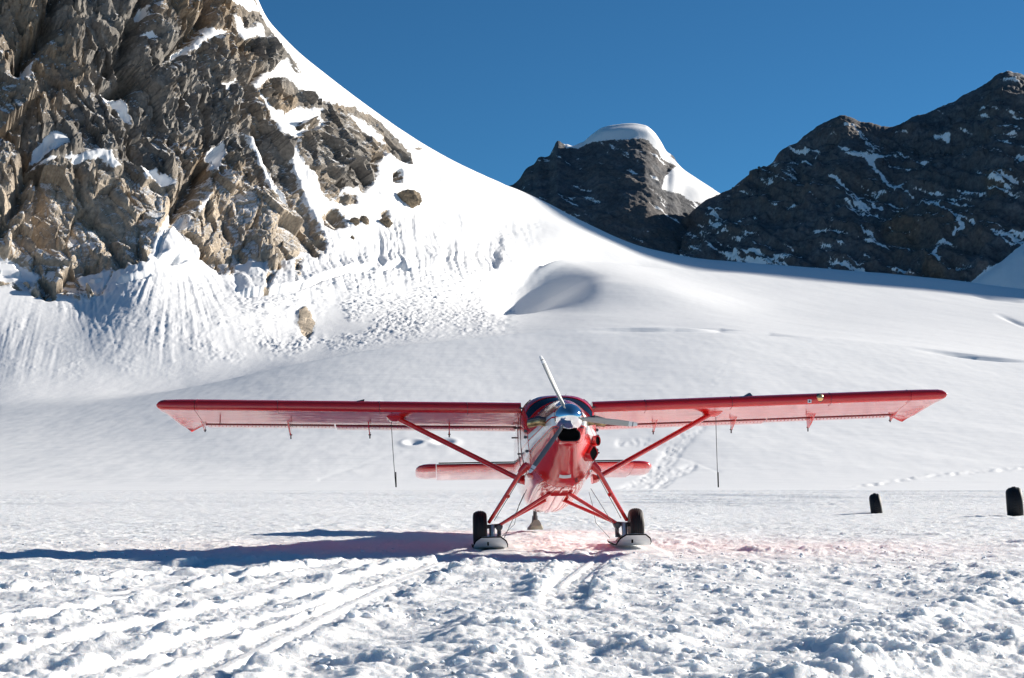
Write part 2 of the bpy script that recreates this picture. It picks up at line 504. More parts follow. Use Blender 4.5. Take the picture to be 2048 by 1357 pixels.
rd = np.minimum(rd, -pd)
rockd[act] = np.where(PX[act] < 700, rd, rd)
snow_attr = np.clip(-rockd / 9.0, -0.62, 1.4)
shoulder = smooth01(555, 590, PX) * smooth01(500, 470, PY) * (rockd > -4)
snow_attr = snow_attr + shoulder * (0.75 * fbm2(PX / 11 + PY / 22, PY / 6 - PX / 20, 4, 97, 0.65) + 0.10)
snow_attr = np.where((PY > 608) & (PX > 560) & (PX < 700) & (rockd > 3), -0.75, snow_attr)
rockm = smooth01(-2, 9, rockd)

# --- relief of the rock wall
disp = np.zeros_like(zs)
ra = rockd > -14
X_, Y_, Z_ = x[ra], y[ra], z[ra]
al = PX[ra] * 0.19                                # metres along the wall
lower = smooth01(300, 400, PY[ra] + 30 * fbm2(PX[ra] / 60, PY[ra] / 60, 3, 5) - 0.12 * (PX[ra] - 300) * (PX[ra] > 300))
lean = Z_ + 0.45 * al
tilt = 0.25 + 0.32 * smooth01(60, 110, al)           # beds: near vertical on the left, leaning with the ridge on the right
ac_ = al * np.cos(tilt) + Z_ * np.sin(tilt); ag_ = al * np.sin(tilt) - Z_ * np.cos(tilt)
ac_ = ac_ + 3.0 * fbm3(al/14, Z_/14, Y_/14, 3, 46); ag_ = ag_ + 4 * fbm3(al/18, Z_/18, Y_/18, 2, 48)
wx3 = X_ + 5 * fbm3(X_/17, Y_/17, Z_/17, 2, 40); wz3 = Z_ + 5 * fbm3(X_/17, Y_/17, Z_/17, 2, 44)
butt = ridged3(al / 52, lean / 120, X_ * 0.01, 3, 3) - 0.55
crag = ridged3(ac_ / 15, Y_ / 40, ag_ / 42, 5, 13, 0.55) - 0.5
fa0, ed0, id0 = facets3(ac_ * 1.1, Y_ * 0.4 + 5, ag_ * 0.55, 26.0, 55)
fa1, ed1, id1 = facets3(ac_ * 1.1, Y_ * 0.4, ag_ * 0.6, 13.0, 60)
fa2, ed2, id2 = facets3(ac_ * 1.1, Y_ * 0.4 + 3, ag_ * 0.6, 5.0, 70)
fa3, ed3, id3 = facets3(ac_, Y_ * 0.4 + 9, ag_ * 0.4, 2.4, 75)
fine = fbm3(X_ / 3.2, Y_ / 3.2, Z_ / 3.2, 4, 80, 0.6)
cr2_ = ridged3(ac_ / 6.0, Y_ / 20, ag_ / 17, 4, 113, 0.55) - 0.5
cr3_ = ridged3(ac_ / 2.2, Y_ / 8, ag_ / 6.5, 3, 123, 0.6) - 0.5
up = 10 * butt + 1.8 * crag + 0.26 * fa0 + 0.42 * fa1 + 0.55 * fa2 + 0.45 * fa3 + 0.5 * cr2_ + 0.3 * cr3_ + 0.35 * fine
lo = 7 * butt + 0.5 * crag + 0.34 * fa0 + 0.42 * fa1 + 0.26 * fa2 + 0.15 * fa3 + 0.25 * cr2_ + 0.2 * cr3_ + 0.25 * fine - 0.9 * np.exp(-ed1 / 0.04) - 0.6 * np.exp(-ed2 / 0.05)
rel = 0.84 * (up * (1 - lower) + lo * lower)
gul = np.zeros_like(X_)
for pts, wd, dp in (([(310,-60),(292,0),(262,60),(248,128),(278,150),(240,182)], 16, 15), ([(120,-60),(95,60),(60,90),(36,160)], 16, 15),
                    ([(338,520),(352,450),(368,405),(392,360),(420,320),(440,290)], 15, 12), ([(484,190),(508,240),(540,330),(580,405)], 11, 6),
                    ([(420,-40),(404,50),(350,110),(326,130)], 13, 8), ([(0,470),(30,420),(60,330),(90,290)], 13, 8), ([(210,180),(250,230),(280,300),(330,360)], 12, 7),
                    ([(150,330),(160,400),(215,470),(250,540)], 9, 4), ([(520,150),(500,180),(560,270)], 10, 7)):
    dd, _ = seg_dist(PX[ra] + 5 * fbm2(PX[ra]/14, PY[ra]/14, 2, 7), PY[ra], pts)
    gul -= dp * np.exp(-(dd / wd)**2)
rel = rel + gul
low_out = 1 - 0.8 * smooth01(600, 618, PY[ra]) * smooth01(450, 500, PX[ra])
rline = np.interp(PX[ra], rp[:, 0], rp[:, 1])
low_out *= 0.12 + 0.88 * np.maximum(smooth01(6, 90, PY[ra] - rline), smooth01(470, 400, PX[ra]))
disp[ra] = (rel * rockm[ra] + 0.8 * rockm[ra]) * low_out
tan_attr = np.zeros_like(zs); tan_attr[ra] = np.clip(lower * (0.75 + 0.5 * (id1 - .4)), 0, 1)
patchm = np.zeros_like(zs); patchm[act] = smooth01(-3, 5, pd)
gz = np.zeros_like(zs); gz[ra] = gul + 6 * butt
disp += patchm * (gz * 0.8 + 1.2)

# --- relief of the snow
snowm = 1 - rockm
flute_zone = (1 - (1 - smooth01(3.2, 3.9, S2)) * (1 - 0.75 * np.exp(-((PX - 350) / 170)**2) * smooth01(2.25, 3.1, S2))) * smooth01(6.0, 5.3, S2) * smooth01(1120, 960, PX) * smooth01(60, 230, PX + 0.0 * PY)
apex = [(350, 470), (-10, 430)]
th = np.arctan2(PX - 350, np.maximum(PY - 420, 10) * 1.0)
fan1 = np.exp(-((PX - 350) / 190)**2) * smooth01(500, 560, PY)
f_fan = 0.55 * fbm2(th * 17, PY / 170, 5, 21, 0.68)
lx = PX - 0.20 * (PY - 450) + 12 * fbm2(PX/70, PY/50, 3, 33)
f_ver = (1 - np.abs(fbm2(lx / 13, PY / 200, 4, 31, 0.62)) * 2.2) * 0.8
fl = f_fan * 1.5 * fan1 + f_ver * 1.15 * (1 - fan1)
fz2 = np.exp(-((PX - 20) / 130)**2) * smooth01(575, 620, PY) * smooth01(790, 690, PY)
fl = fl * flute_zone + fz2 * 0.28 * fbm2((PX + 0.25 * PY) / 16, PY / 120, 4, 37, 0.65)
fl *= 1.0 + 0.3 * smooth01(560, 700, PX) * smooth01(560, 480, PY)
fl *= 0.55 + 0.9 * smooth01(-0.4, 0.5, fbm2(PX / 75, PY / 55, 3, 39))
fl = fl + 0.5 * flute_zone * fbm2(x / 4 + z / 9, z / 6, 4, 36, 0.6)
disp += snowm * fl * (1 - 0.6 * patchm) * 0.9
# avalanche debris on the lower apron
deb = smooth01(2.15, 2.6, S2) * smooth01(4.25, 3.7, S2) * smooth01(1060, 960, PX + 30 * fbm2(PX/30, PY/30, 2, 3)) * smooth01(-100, 60, PX)
deb *= 0.35 + 0.65 * smooth01(240, 480, PX)
deb *= smooth01(-0.25, 0.35, fbm2(PX / 70, PY / 45, 3, 51) + 0.35 * smooth01(650, 800, PX))
sx_, sz_ = x + 2.5 * fbm2(x/5, z/5, 2, 9), z * 1.3 + y * 0.5
dl = 2.0 * np.abs(fbm2(sx_ / 5.0, sz_ / 4.0, 5, 52, 0.65)) + 0.3 * fbm2(x / 1.8, z / 1.8, 3, 54, 0.6)
disp += snowm * deb * dl * (0.55 + 0.35 * smooth01(460, 560, PX))
rough_r = smooth01(900, 980, PX) * smooth01(1040, 1010, PX) * smooth01(440, 520, PY) * smooth01(690, 640, PY)
disp += snowm * rough_r * 0.6 * fbm2(x / 5, z / 5, 4, 58)
rib = np.exp(-(seg_dist(PX, PY, [(872,330),(905,410),(985,490),(1000,540)])[0] / 7.0)**2)
disp += snowm * 0.5 * rib
# smooth snow: faint wind ripples
wind = fbm2(x / 30 + y / 140, y / 60, 3, 61)
disp += snowm * (0.25 * wind + 0.05 * fbm2(x / 2.5, y / 9, 3, 65)) * smooth01(0.0, 0.2, S2)

# gap under the hanging snow (bergschrund): the upper lip stands proud of a dark crack
def crack(pts, wd, lip, dep, wob=1.0, fade_=14):
    d_, _ = seg_dist(PX + wob * 3 * fbm2(PX/18, PY/18, 2, 71), PY + wob * 3 * fbm2(PX/18, PY/18, 2, 73), pts)
    xs = np.array([p[0] for p in pts], float); ys = np.array([p[1] for p in pts], float)
    yl = np.interp(PX, xs, ys); inx = smooth01(xs[0] - 8, xs[0] + fade_, PX) * smooth01(xs[-1] + 8, xs[-1] - fade_, PX)
    return (lip * np.exp(-np.clip(yl - PY, 0, None) / 26) * (PY < yl - 1) - dep * np.exp(-(d_ / wd)**2)) * inx * (np.abs(PY - yl) < 90)
cr = crack([(478,592),(520,590),(560,584),(610,574),(655,556),(700,545),(745,540)], 2.4, 2.2, 9.0) * (S2 > 2.6)
cr = cr + crack([(236,566),(270,558),(300,550)], 2.5, 1.5, 3.0) * (S2 > 2.6)
cr = cr + crack([(322,520),(345,519),(372,522)], 3.0, 2.5, 4.5) * (S2 > 2.6)
cr = cr + crack([(760,542),(790,534),(818,542)], 3.0, 2.0, 4.0) * (S2 > 2.6)
disp += cr
# step and hollow under the saddle, with the mound in front of it

wv_ = 4 * fbm2(PX / 40, PY / 40, 2, 77)
lipy = np.interp(PX, [960, 1000, 1040, 1080, 1120, 1160, 1200, 1260, 1330], [520, 540, 544, 540, 533, 533, 537, 543, 547]) + wv_
lipx = smooth01(985, 1010, PX) * smooth01(1290, 1130, PX)
zadd = 4.2 * lipx * smooth01(lipy + 9, lipy - 1, PY) * smooth01(lipy - 110, lipy - 4, PY)
# the hollow below it: the ground climbs to the right out of a dip and then eases off
ridgx = np.interp(PY, [530, 548, 562, 590, 606, 640], [1075, 1098, 1150, 1222, 1215, 1180])
ramp_ = smooth01(1012, 1.0 * ridgx, PX)
decay = np.where(PX > ridgx, np.exp(-((PX - ridgx) / 260.0)**2), 1.0)
vert = smooth01(541, 556, PY) * smooth01(636, 603, PY)
left = smooth01(965, 1020, PX)
zadd = zadd + (19.0 * ramp_ * decay - 9.0 * left * decay) * vert
zadd = zadd * smooth01(2.6, 3.0, S2)
zadd = blur(blur(zadd, 0, 4), 1, 4)
# small steps in the smooth snow
def drop(pts, dep, ln, fade_):
    xs = np.array([p[0] for p in pts], float); yl = np.interp(PX, xs, [p[1] for p in pts])
    inx = smooth01(xs[0], xs[0] + fade_, PX) * smooth01(xs[-1], xs[-1] - fade_, PX); q = PY - yl
    return -dep * inx * smooth01(-1.5, 1.0, q) * np.exp(-np.clip(q, 0, None) / ln) * (q < 60)
c3 = drop([(1130,664),(1180,660),(1260,657),(1350,656),(1440,658),(1540,666),(1640,678)], 1.5, 4.0, 160)
c4 = drop([(1800,694),(1880,703),(1960,713),(2100,728)], 2.0, 4.0, 150)
c5 = crack([(1940,590),(1990,598),(2060,606)], 3.0, 0.0, 1.5, 0.0, 40) + crack([(1990,628),(2040,648),(2120,672)], 3.0, 0.0, 1.2, 0.0, 40)
disp += (c3 + c4 + c5) * (S2 > 0.3)

# trampled trail up the slope behind the aircraft, and two dug pits
tx_, ty_ = PX + 3 * fbm2(PX/9, PY/9, 2, 81), PY
trail = np.minimum(seg_dist(tx_, ty_, [(1225,1000),(1280,975),(1325,935),(1350,895),(1385,858),(1400,848)])[0] / 17.0,
                   seg_dist(tx_, ty_, [(1240,885),(1290,884),(1330,895)])[0] / 8.0)
trail = np.minimum(trail, seg_dist(tx_, ty_, [(1310,985),(1345,950),(1385,935)])[0] / 9.0)
tm = smooth01(1.25, 0.6, trail) * (S2 < 1.0)
tl = clods2(x, y * 0.45, 0.40, 83, 0.75) * 0.8 + 0.14 * fbm2(x / 0.4, y / 1.0, 3, 84)
faint = np.exp(-(seg_dist(PX, PY, [(1395,850),(1412,800),(1440,745),(1480,690)])[0] / 7.0)**2) * (S2 < 1.0)
line2 = np.exp(-(seg_dist(PX, PY, [(1330,905),(1380,920),(1440,945)])[0] / 1.8)**2) * (S2 < 1.0)
line3 = np.exp(-(seg_dist(PX, PY, [(640,960),(740,925),(800,905)])[0] / 3.0)**2) * (S2 < 1.0)
line4 = np.exp(-(seg_dist(PX, PY, [(1650,985),(1760,968),(1860,952),(2000,940),(2100,930)])[0] / 3.0)**2) * (S2 < 1.0)
pits = 0
for cx_, cy_, rx_, ry_ in ((826, 888, 13, 4), (886, 886, 16, 5)):
    q = np.hypot((PX - cx_) / rx_, (PY - cy_) / ry_)
    pits = pits - 0.38 * np.exp(-q**2) + 0.15 * np.exp(-((q - 1.7) / 0.6)**2)
disp += tm * (tl - 0.12) * 0.85 + 0.12 * faint * fbm2(x / .8, y / 1.6, 3, 86) - 0.06 * line2 - 0.03 * line3 + 0.35 * line4 * fbm2(x/1.2, y/2, 2, 88) + pits * (S2 < 1.0)

edge_keep = smooth01(0, 0.03, S2)
P2 = P + nrm * (disp * edge_keep)[..., None]
P2[..., 2] += zadd
r5 = sum(SEG[:2]); c5_ = int(np.searchsorted(cols, 1008))
me = grid_mesh('glacier', P2[:r5 + 1], attrs=None)
tag(link('glacier', me, M['snow']), kind='structure', label='smooth white glacier rising in a broad hump behind the red aircraft')
me = grid_mesh('glacier', P2[r5:, c5_:])
tag(link('glacier', me, M['snow']), kind='structure', label='snow saddle of the glacier in front of the dark mountains')
me = grid_mesh('mountain', P2[r5:, :c5_ + 1], attrs={'snow': snow_attr[r5:, :c5_ + 1], 'tan': tan_attr[r5:, :c5_ + 1]}, faceted=(rockm[r5:, :c5_ + 1] > 0.6))
tag(link('mountain', me, M['rock_near']), kind='structure', label='steep brown rock wall with snow gullies and a white snow ridge on its right')

# ------------------------------------------------------------------ far mountains
def far_mountain(name, label, ridge, base_row, d_ridge, d_base, px0, px1, step, rows, seed, patches, tans, relief=1.0, ridge_rough=1.0):
    cx_ = np.arange(px0, px1 + step, step)
    rr = np.array(ridge, float)
    top = pchip(rr[:, 0], rr[:, 1], cx_)
    icy = smooth01(1176, 1196, cx_) * smooth01(1440, 1430, cx_) if px0 < 1000 else cx_ * 0
    top = top + (1 - 0.95 * icy) * ridge_rough * 3.5 * fbm2(cx_ / 16, cx_ * 0 + seed, 4, seed, 0.6)
    t = np.linspace(0, 1, rows)[:, None]
    dr = np.interp(cx_, [px0, px1], d_ridge)[None]; db = np.interp(cx_, [px0, px1], d_base)[None]
    dd = db + (dr - db) * t**1.15
    zt = CAM_H + (HY - top[None]) / FPX * dr; zb = CAM_H + (HY - base_row) / FPX * db
    zz = zb + (zt - zb) * t
    tx = ((cx_ - CX) / FPX)[None]
    P = np.stack([tx * dd, dd, zz], -1)
    back = P[-1:].copy(); back[..., 1] += 300; back[..., 0] *= (back[..., 1] / P[-1:, :, 1]); back[..., 2] -= 260
    n = grid_normals(P)
    if n[rows // 2, len(cx_) // 2, 1] > 0: n = -n
    X, Y, Zz = P[..., 0], P[..., 1], P[..., 2]
    px = np.broadcast_to(cx_[None], Zz.shape); py = HY - (Zz - CAM_H) / dd * FPX
    sd = np.full(Zz.shape, -99.0)
    wx = px + 6 * fbm2(px / 14, py / 14, 3, seed + 60); wy = py + 6 * fbm2(px / 14, py / 14, 3, seed + 65)
    sdp = None
    for p_ in patches[0]: sd = np.maximum(sd, poly_sd(px + 1.2 * fbm2(px / 14, py / 14, 2, seed), py + 1.2 * fbm2(px / 14, py / 14, 2, seed + 4), p_))
    sdp = sd.copy(); soft = blur(blur(np.clip(sdp, 0, 14), 0, 25), 1, 25)
    for pts, wd in patches[1]:
        wd = wd * 0.75
        d_, a_ = seg_dist(wx, wy, pts)
        sd = np.maximum(sd, wd - d_ - 1.0 + 1.8 * fbm2(px / 12, py / 6, 2, seed + 70))
    # slanting beds of rock
    bed = Zz + 0.62 * X
    led = fbm3(bed / 34, (X - 0.6 * Zz) / 210, Y / 160, 4, seed + 10, 0.62)
    rib = ridged3((X + 0.35 * Zz) / 95, Zz / 210, Y / 150, 5, seed + 20, 0.55) - 0.5
    fin = fbm3(X / 16, Y / 16, Zz / 16, 4, seed + 30, 0.6)
    disp = relief * (24 * rib + 20 * led) + (4 + 5 * relief) * fin
    rk = smooth01(2, -6, sd)
    fadeT = smooth01(1.0, 0.93, t)
    rk = np.where(sdp > -8, np.minimum(rk, smooth01(2, -6, sdp)), np.maximum(rk, 0.6))
    disp = disp * (0.04 + 0.96 * blur(rk, 0, 2)) * fadeT + soft * 0.55 * fadeT
    P2 = P + n * disp[..., None]
    # snow that lies along the beds
    streak = fbm3(bed / 10, (X - 0.6 * Zz) / 90, Y / 60, 4, seed + 40, 0.62)
    zone = fbm2(px / 150, py / 110, 3, seed + 45)
    st = (streak - 0.265 + 0.30 * zone + 0.00022 * (py - 350)) * 3.2
    sn = np.clip(np.maximum(sd / 5.0, st), -0.8, 1.4)
    tn = np.zeros(Zz.shape)
    for p_ in tans: tn = np.maximum(tn, smooth01(-8, 8, poly_sd(wx, wy, p_)))
    tn = np.maximum(tn, 0.30 * smooth01(0.0, 0.35, led))
    P2 = np.concatenate([P2, back]); sn = np.concatenate([sn, sn[-1:]]); tn = np.concatenate([tn, tn[-1:]])
    me = grid_mesh(name, P2, attrs={'snow': sn, 'tan': tn})
    return tag(link(name, me, M['rock_far']), kind='structure', label=label)

CENTRE = [(880,440),(960,400),(1020,372),(1036,362),(1052,338),(1070,326),(1078,316),(1098,312),(1106,298),(1116,282),(1128,288),(1146,291),(1166,284),(1188,266),(1206,255),(1230,250),(1262,247),(1290,251),(1308,264),(1322,284),(1334,304),(1346,312),(1356,328),(1366,338),(1392,356),(1420,374),(1442,388),(1470,396),(1520,400),(1600,410)]
cap = [(1126,284),(1146,286),(1166,278),(1188,258),(1206,240),(1262,230),(1304,245),(1330,285),(1342,312),(1330,308),(1312,300),(1296,282),(1268,279),(1236,283),(1206,282),(1182,286),(1158,297),(1132,297)]
cap2 = [(1312,296),(1330,304),(1344,318),(1366,336),(1400,352),(1446,388),(1432,392),(1418,402),(1402,408),(1380,402),(1360,390),(1322,378),(1328,356),(1342,342),(1352,334),(1338,328),(1322,318)]
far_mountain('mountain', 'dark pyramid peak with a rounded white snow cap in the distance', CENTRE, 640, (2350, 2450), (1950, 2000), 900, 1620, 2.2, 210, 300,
             ([cap, cap2], [([(1255,338),(1272,346)], 4), ([(1098,300),(1140,330)], 2.0), ([(1116,388),(1150,396)], 2.5), ([(1086,414),(1110,424),(1130,428)], 3.5)]), [], relief=0.28)
MASSIF = [(1300,520),(1360,450),(1410,402),(1440,388),(1462,378),(1482,362),(1500,348),(1524,338),(1546,324),(1556,308),(1578,292),(1592,286),(1614,268),(1634,254),(1660,240),(1684,231),(1704,236),(1722,244),(1742,246),(1762,252),(1782,254),(1806,246),(1830,232),(1856,226),(1880,214),(1906,204),(1924,192),(1950,180),(1976,164),(1998,148),(2016,142),(2034,147),(2060,152),(2200,150),(2400,140)]
streaks = [([(1680,240),(1706,262),(1732,280),(1764,300)], 2.6), ([(1700,256),(1730,286),(1760,304)], 3.0), ([(1676,296),(1712,314),(1742,330)], 3.0), ([(1720,280),(1752,308)], 2.4),
           ([(1736,328),(1764,356),(1790,378),(1812,366)], 5.5), ([(1790,372),(1826,394)], 4.0), ([(1660,350),(1700,376),(1730,396),(1764,420)], 4.5), ([(1776,336),(1820,338)], 2.5),
           ([(1850,400),(1890,428),(1930,444),(1952,456)], 4.0), ([(1920,448),(1930,460),(1906,470)], 6.0), ([(1700,450),(1730,470),(1760,488)], 4.0), ([(1880,496),(1866,512),(1880,524)], 6.0),
           ([(1780,486),(1816,500)], 3.5), ([(1496,504),(1540,516),(1600,512)], 3.5), ([(1500,520),(1560,526)], 4.0), ([(1870,272),(1896,274)], 5.0), ([(1990,470),(2020,488),(2060,486)], 3.5),
           ([(1420,450),(1466,446)], 1.8), ([(1920,188),(1948,178)], 1.5), ([(1776,530),(1812,548)], 5.0), ([(1660,462),(1690,470)],2.2), ([(1650,500),(1664,506)],2.5)]
wedge = [(1930,575),(1956,556),(1990,536),(2020,508),(2048,490),(2200,420),(2200,620),(1930,620)]
tanz = [[(1800,390),(1808,430),(1840,460),(1840,485),(1768,480),(1770,446),(1790,430)], [(1850,510),(1880,510),(1890,560),(1840,560)], [(1968,350),(2020,345),(2010,400),(1975,390)]]
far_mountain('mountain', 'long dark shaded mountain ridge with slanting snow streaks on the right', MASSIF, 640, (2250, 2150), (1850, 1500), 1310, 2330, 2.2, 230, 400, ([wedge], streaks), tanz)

# the same massif goes on to the right, outside the photograph: it shades the saddle of the glacier
def shade_massif():
    along = np.linspace(1650, 3000, 80); off = np.linspace(300, 1010, 90)
    A, O = np.meshgrid(along, off)
    W = np.interp(O, [300, 450, 560, 658, 697, 723, 755, 795, 834, 870, 950, 1500], [-620, -430, -290, -187, -151, -123, -98, -60, -8, 30, 60, 70])
    ridge = W + SUN_TAN * 2050
    z = ridge - 0.55 * np.abs(A - 2050) * np.where(A < 2050, 2.2, 1.0)
    z = np.maximum(z + 16 * fbm2(A / 130, O / 130, 4, 500) * smooth01(20, 160, np.abs(A - 2050)), -60)
    # keep the sight of the photographed ground clear of it
    xw = SUN_H[0] * A - SUN_H[1] * O; yw = SUN_H[1] * A + SUN_H[0] * O
    Pm = np.stack([xw, yw, z], -1)
    sn = np.clip(fbm2(A / 60, O / 60, 4, 510) * 2 - 0.3, -0.8, 1.4)
    me = grid_mesh('mountain', Pm, attrs={'snow': sn, 'tan': sn * 0})
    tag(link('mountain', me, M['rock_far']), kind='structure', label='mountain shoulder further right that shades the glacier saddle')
shade_massif()

# ------------------------------------------------------------------ the snow strip in front
def ground_xy(px, py):
    d = FPX * CAM_H / (py - HY)
    return ((px - CX) / FPX * d, d)
T_MAX = 0.43
tcol = np.unique(np.concatenate([np.linspace(-T_MAX, -0.352, 24), np.arange(-0.352, 0.3521, 0.00088), np.linspace(0.352, T_MAX, 24)]))
rows_d = [9.0]
while rows_d[-1] < 130: rows_d.append(rows_d[-1] * 1.0031)
rows_d = np.array(rows_d) * (130.0 / rows_d[-1]); 
T, Dg = np.meshgrid(tcol, rows_d)
gx, gy = T * Dg, Dg
TRACKS = [
 ([(968,1096),(905,1118),(800,1162),(640,1228),(470,1305),(360,1357),(150,1460)], 0.62, 0.085),
 ([(880,1122),(700,1165),(450,1212),(250,1252),(0,1312),(-200,1370)], 0.62, 0.07),
 ([(720,1120),(520,1150),(300,1188),(0,1238),(-150,1262)], 0.5, 0.06),
 ([(520,1118),(300,1148),(150,1162),(-80,1188)], 0.45, 0.05),
 ([(900,1140),(640,1205),(330,1290),(150,1345),(0,1400)], 0.30, 0.06),
 ([(1238,1088),(1190,1112),(1150,1150),(1120,1200)], 0.62, 0.07),
 ([(1260,1052),(1180,1040),(1120,1030)], 0.5, 0.05),
]
lump_mask = np.ones_like(gx); tr = np.zeros_like(gx); berm = np.zeros_like(gx)
wob = 0.18 * fbm2(gx / 1.3, gy / 1.3, 3, 201)
for pts, wd, dep in TRACKS:
    g = [ground_xy(*p_) for p_ in pts]
    d_, a_ = seg_dist(gx, gy, g)
    dw = d_ + wob * 0.8
    inside = smooth01(wd * 0.58, wd * 0.44, dw)
    tr = np.minimum(tr, -dep * inside); lump_mask *= 1 - 0.80 * inside
    berm = np.maximum(berm, np.exp(-((dw - wd * 0.78) / 0.22)**2))
patch = fbm2(gx / 3.1, gy / 3.1, 3, 210)
patch2 = fbm2(gx / 0.9, gy / 0.9, 2, 214)
wpx = gx + 0.10 * fbm2(gx / 0.30, gy / 0.30, 3, 220); wpy = gy + 0.10 * fbm2(gx / 0.30, gy / 0.30, 3, 224)
c_big = clods2(wpx, wpy, 0.85, 230, 0.33, 0.22, 0.50)
c_hug = clods2(wpx + 0.3 * patch2, wpy + 1.7, 1.7, 229, 0.40, 0.16, 0.42)
c_mid = clods2(wpx + 3, wpy, 0.44, 231, 0.62, 0.22, 0.58)
c_sml = clods2(wpx, wpy + 7, 0.22, 232, 0.75, 0.22, 0.58)
c_tny = clods2(wpx, wpy + 1, 0.115, 233, 0.8, 0.25, 0.6)
rightness = smooth01(-0.16, 0.02, T)
amp = (0.62 + 0.38 * rightness) * (0.26 + 1.05 * np.clip(patch + 0.30, 0, 1.1))
far_flat = 1 - 0.55 * smooth01(24, 62, gy)
def puff(s, k): return np.abs(perlin2(wpx / s + k, wpy / s - k, 280 + k))
puffs = 0.075 * puff(.42, 1) + 0.055 * puff(.21, 2) + 0.036 * puff(.105, 3) + 0.020 * puff(.055, 4) * smooth01(40, 24, gy)
lump = (0.30 * c_hug * smooth01(32, 24, gy) + 0.46 * c_big * smooth01(-0.25, 0.3, patch) + 0.42 * c_mid * smooth01(-0.5, 0.25, patch2) + 0.36 * c_sml * smooth01(-0.6, 0.2, patch2) + 0.30 * c_tny + 1.2 * puffs * (0.5 + 0.9 * smooth01(-0.5, 0.4, patch2))) * 0.51
billow = 0.12 * (np.abs(fbm2(gx / 1.7, gy / 1.7, 4, 240, 0.55)) - 0.2) + 0.05 * fbm2(gx / 0.5, gy / 0.5, 4, 246, 0.6)
nearp = smooth01(31, 25, gy)
h = (lump * amp * (1 + 0.5 * berm * nearp) + billow) * lump_mask * far_flat + tr * (0.4 + 0.6 * nearp) + (0.03 + 0.05 * nearp) * berm * lump_mask * far_flat * (0.5 + patch2)
h += 0.012 * fbm2(gx / 0.10, gy / 0.10, 3, 250) * smooth01(45, 20, gy) + (0.75 * puffs + 0.045 * fbm2(gx / 0.35, gy / 0.35, 3, 257)) * (1 - lump_mask)
h += 0.022 * fbm2((gx * 0.78 + gy * 0.62) / 1.6, (gx * 0.62 - gy * 0.78) / 0.13, 3, 252) * smooth01(0.0, -0.06, T) * smooth01(32, 22, gy)
h += 0.30 * fbm2(gx / 14, gy / 14, 2, 255) * smooth01(14, 30, gy) * smooth01(125, 80, gy) * 0.5
# long tracks crossing the far part of the strip
band = smooth01(60, 85, gy)
h += band * (0.16 + 0.16 * smooth01(0, 0.1, T)) * fbm2(gx / 26 + 3, gy / 2.6 + 0.04 * gx, 3, 260) * smooth01(130, 122, gy)
# a ridge of thrown snow in the right foreground
for pts, wd, hh in (([(1700,1290),(1850,1240),(1960,1200),(2060,1150)], 0.42, 0.15), ([(1560,1357),(1760,1330),(1990,1300),(2100,1270)], 0.35, 0.13),
                    ([(980,1357),(1010,1300),(1000,1260)], 0.45, 0.14), ([(1270,1290),(1380,1260),(1500,1240)], 0.3, 0.08), ([(1640,1400),(1700,1340),(1800,1300)], 0.4, 0.1),
                    ([(700,1350),(860,1290),(1000,1225)], 0.35, 0.10), ([(330,1135),(430,1128),(600,1118)], 0.5, 0.07)):
    g = [ground_xy(*p_) for p_ in pts]
    d_, a_ = seg_dist(gx + wob, gy + wob, g)
    h += hh * np.exp(-(d_ / wd)**2) * (0.6 + 0.9 * np.abs(fbm2(gx / 0.5, gy / 0.5, 3, 270)))
# pressed flat under skis and wheels
for qx, qy in ((-0.52, 32.95), (2.54, 33.2)):
    q = np.maximum(np.abs(gx - qx) / 0.62, np.abs(gy - qy - 0.0) / 2.0)
    h = h * smooth01(0.85, 1.3, q) + 0.035 * smooth01(1.3, 0.85, q)
for (px_, py_, s_) in ((1752, 1021, 1.0), (2031, 1028, 1.2)):
    qx, qy = ground_xy(px_, py_)
    h += 0.05 * np.exp(-((gx - qx)**2 + (gy - qy)**2) / s_)
fin_ = smooth01(T_MAX, T_MAX - 0.02, np.abs(T)) * smooth01(9.0, 9.4, gy) * smooth01(130, 128, gy)
h -= 0.065 * smooth01(0.0, 0.05, np.abs(h) + 1)
h *= fin_
# narrow grooves cut by ski keels and runners
for pts, wd, dep in (([(975,1094),(860,1128),(700,1196),(560,1262),(420,1330),(300,1400)], .10, .05), ([(950,1098),(780,1152),(560,1232),(380,1300),(200,1370)], .07, .04),
                     ([(760,1128),(560,1164),(300,1216),(0,1276)], .08, .04), ([(640,1120),(400,1150),(150,1190),(-50,1222)], .07, .035), ([(1228,1090),(1176,1122),(1120,1165)], .08, .03), ([(1260,1090),(1216,1118),(1170,1156)], .06, .025)):
    d_, a_ = seg_dist(gx, gy, [ground_xy(*p_) for p_ in pts])
    gz_ = smooth01(wd, wd * 0.5, d_ + 0.12 * wob)
    h = h * (1 - 0.8 * gz_) - dep * gz_
G = np.stack([gx, gy, h], -1)
me = grid_mesh('snow_field', G)
tag(link('snow_field', me, M['trampled']), kind='structure', label='churned lumpy snow of the landing strip with ski tracks')
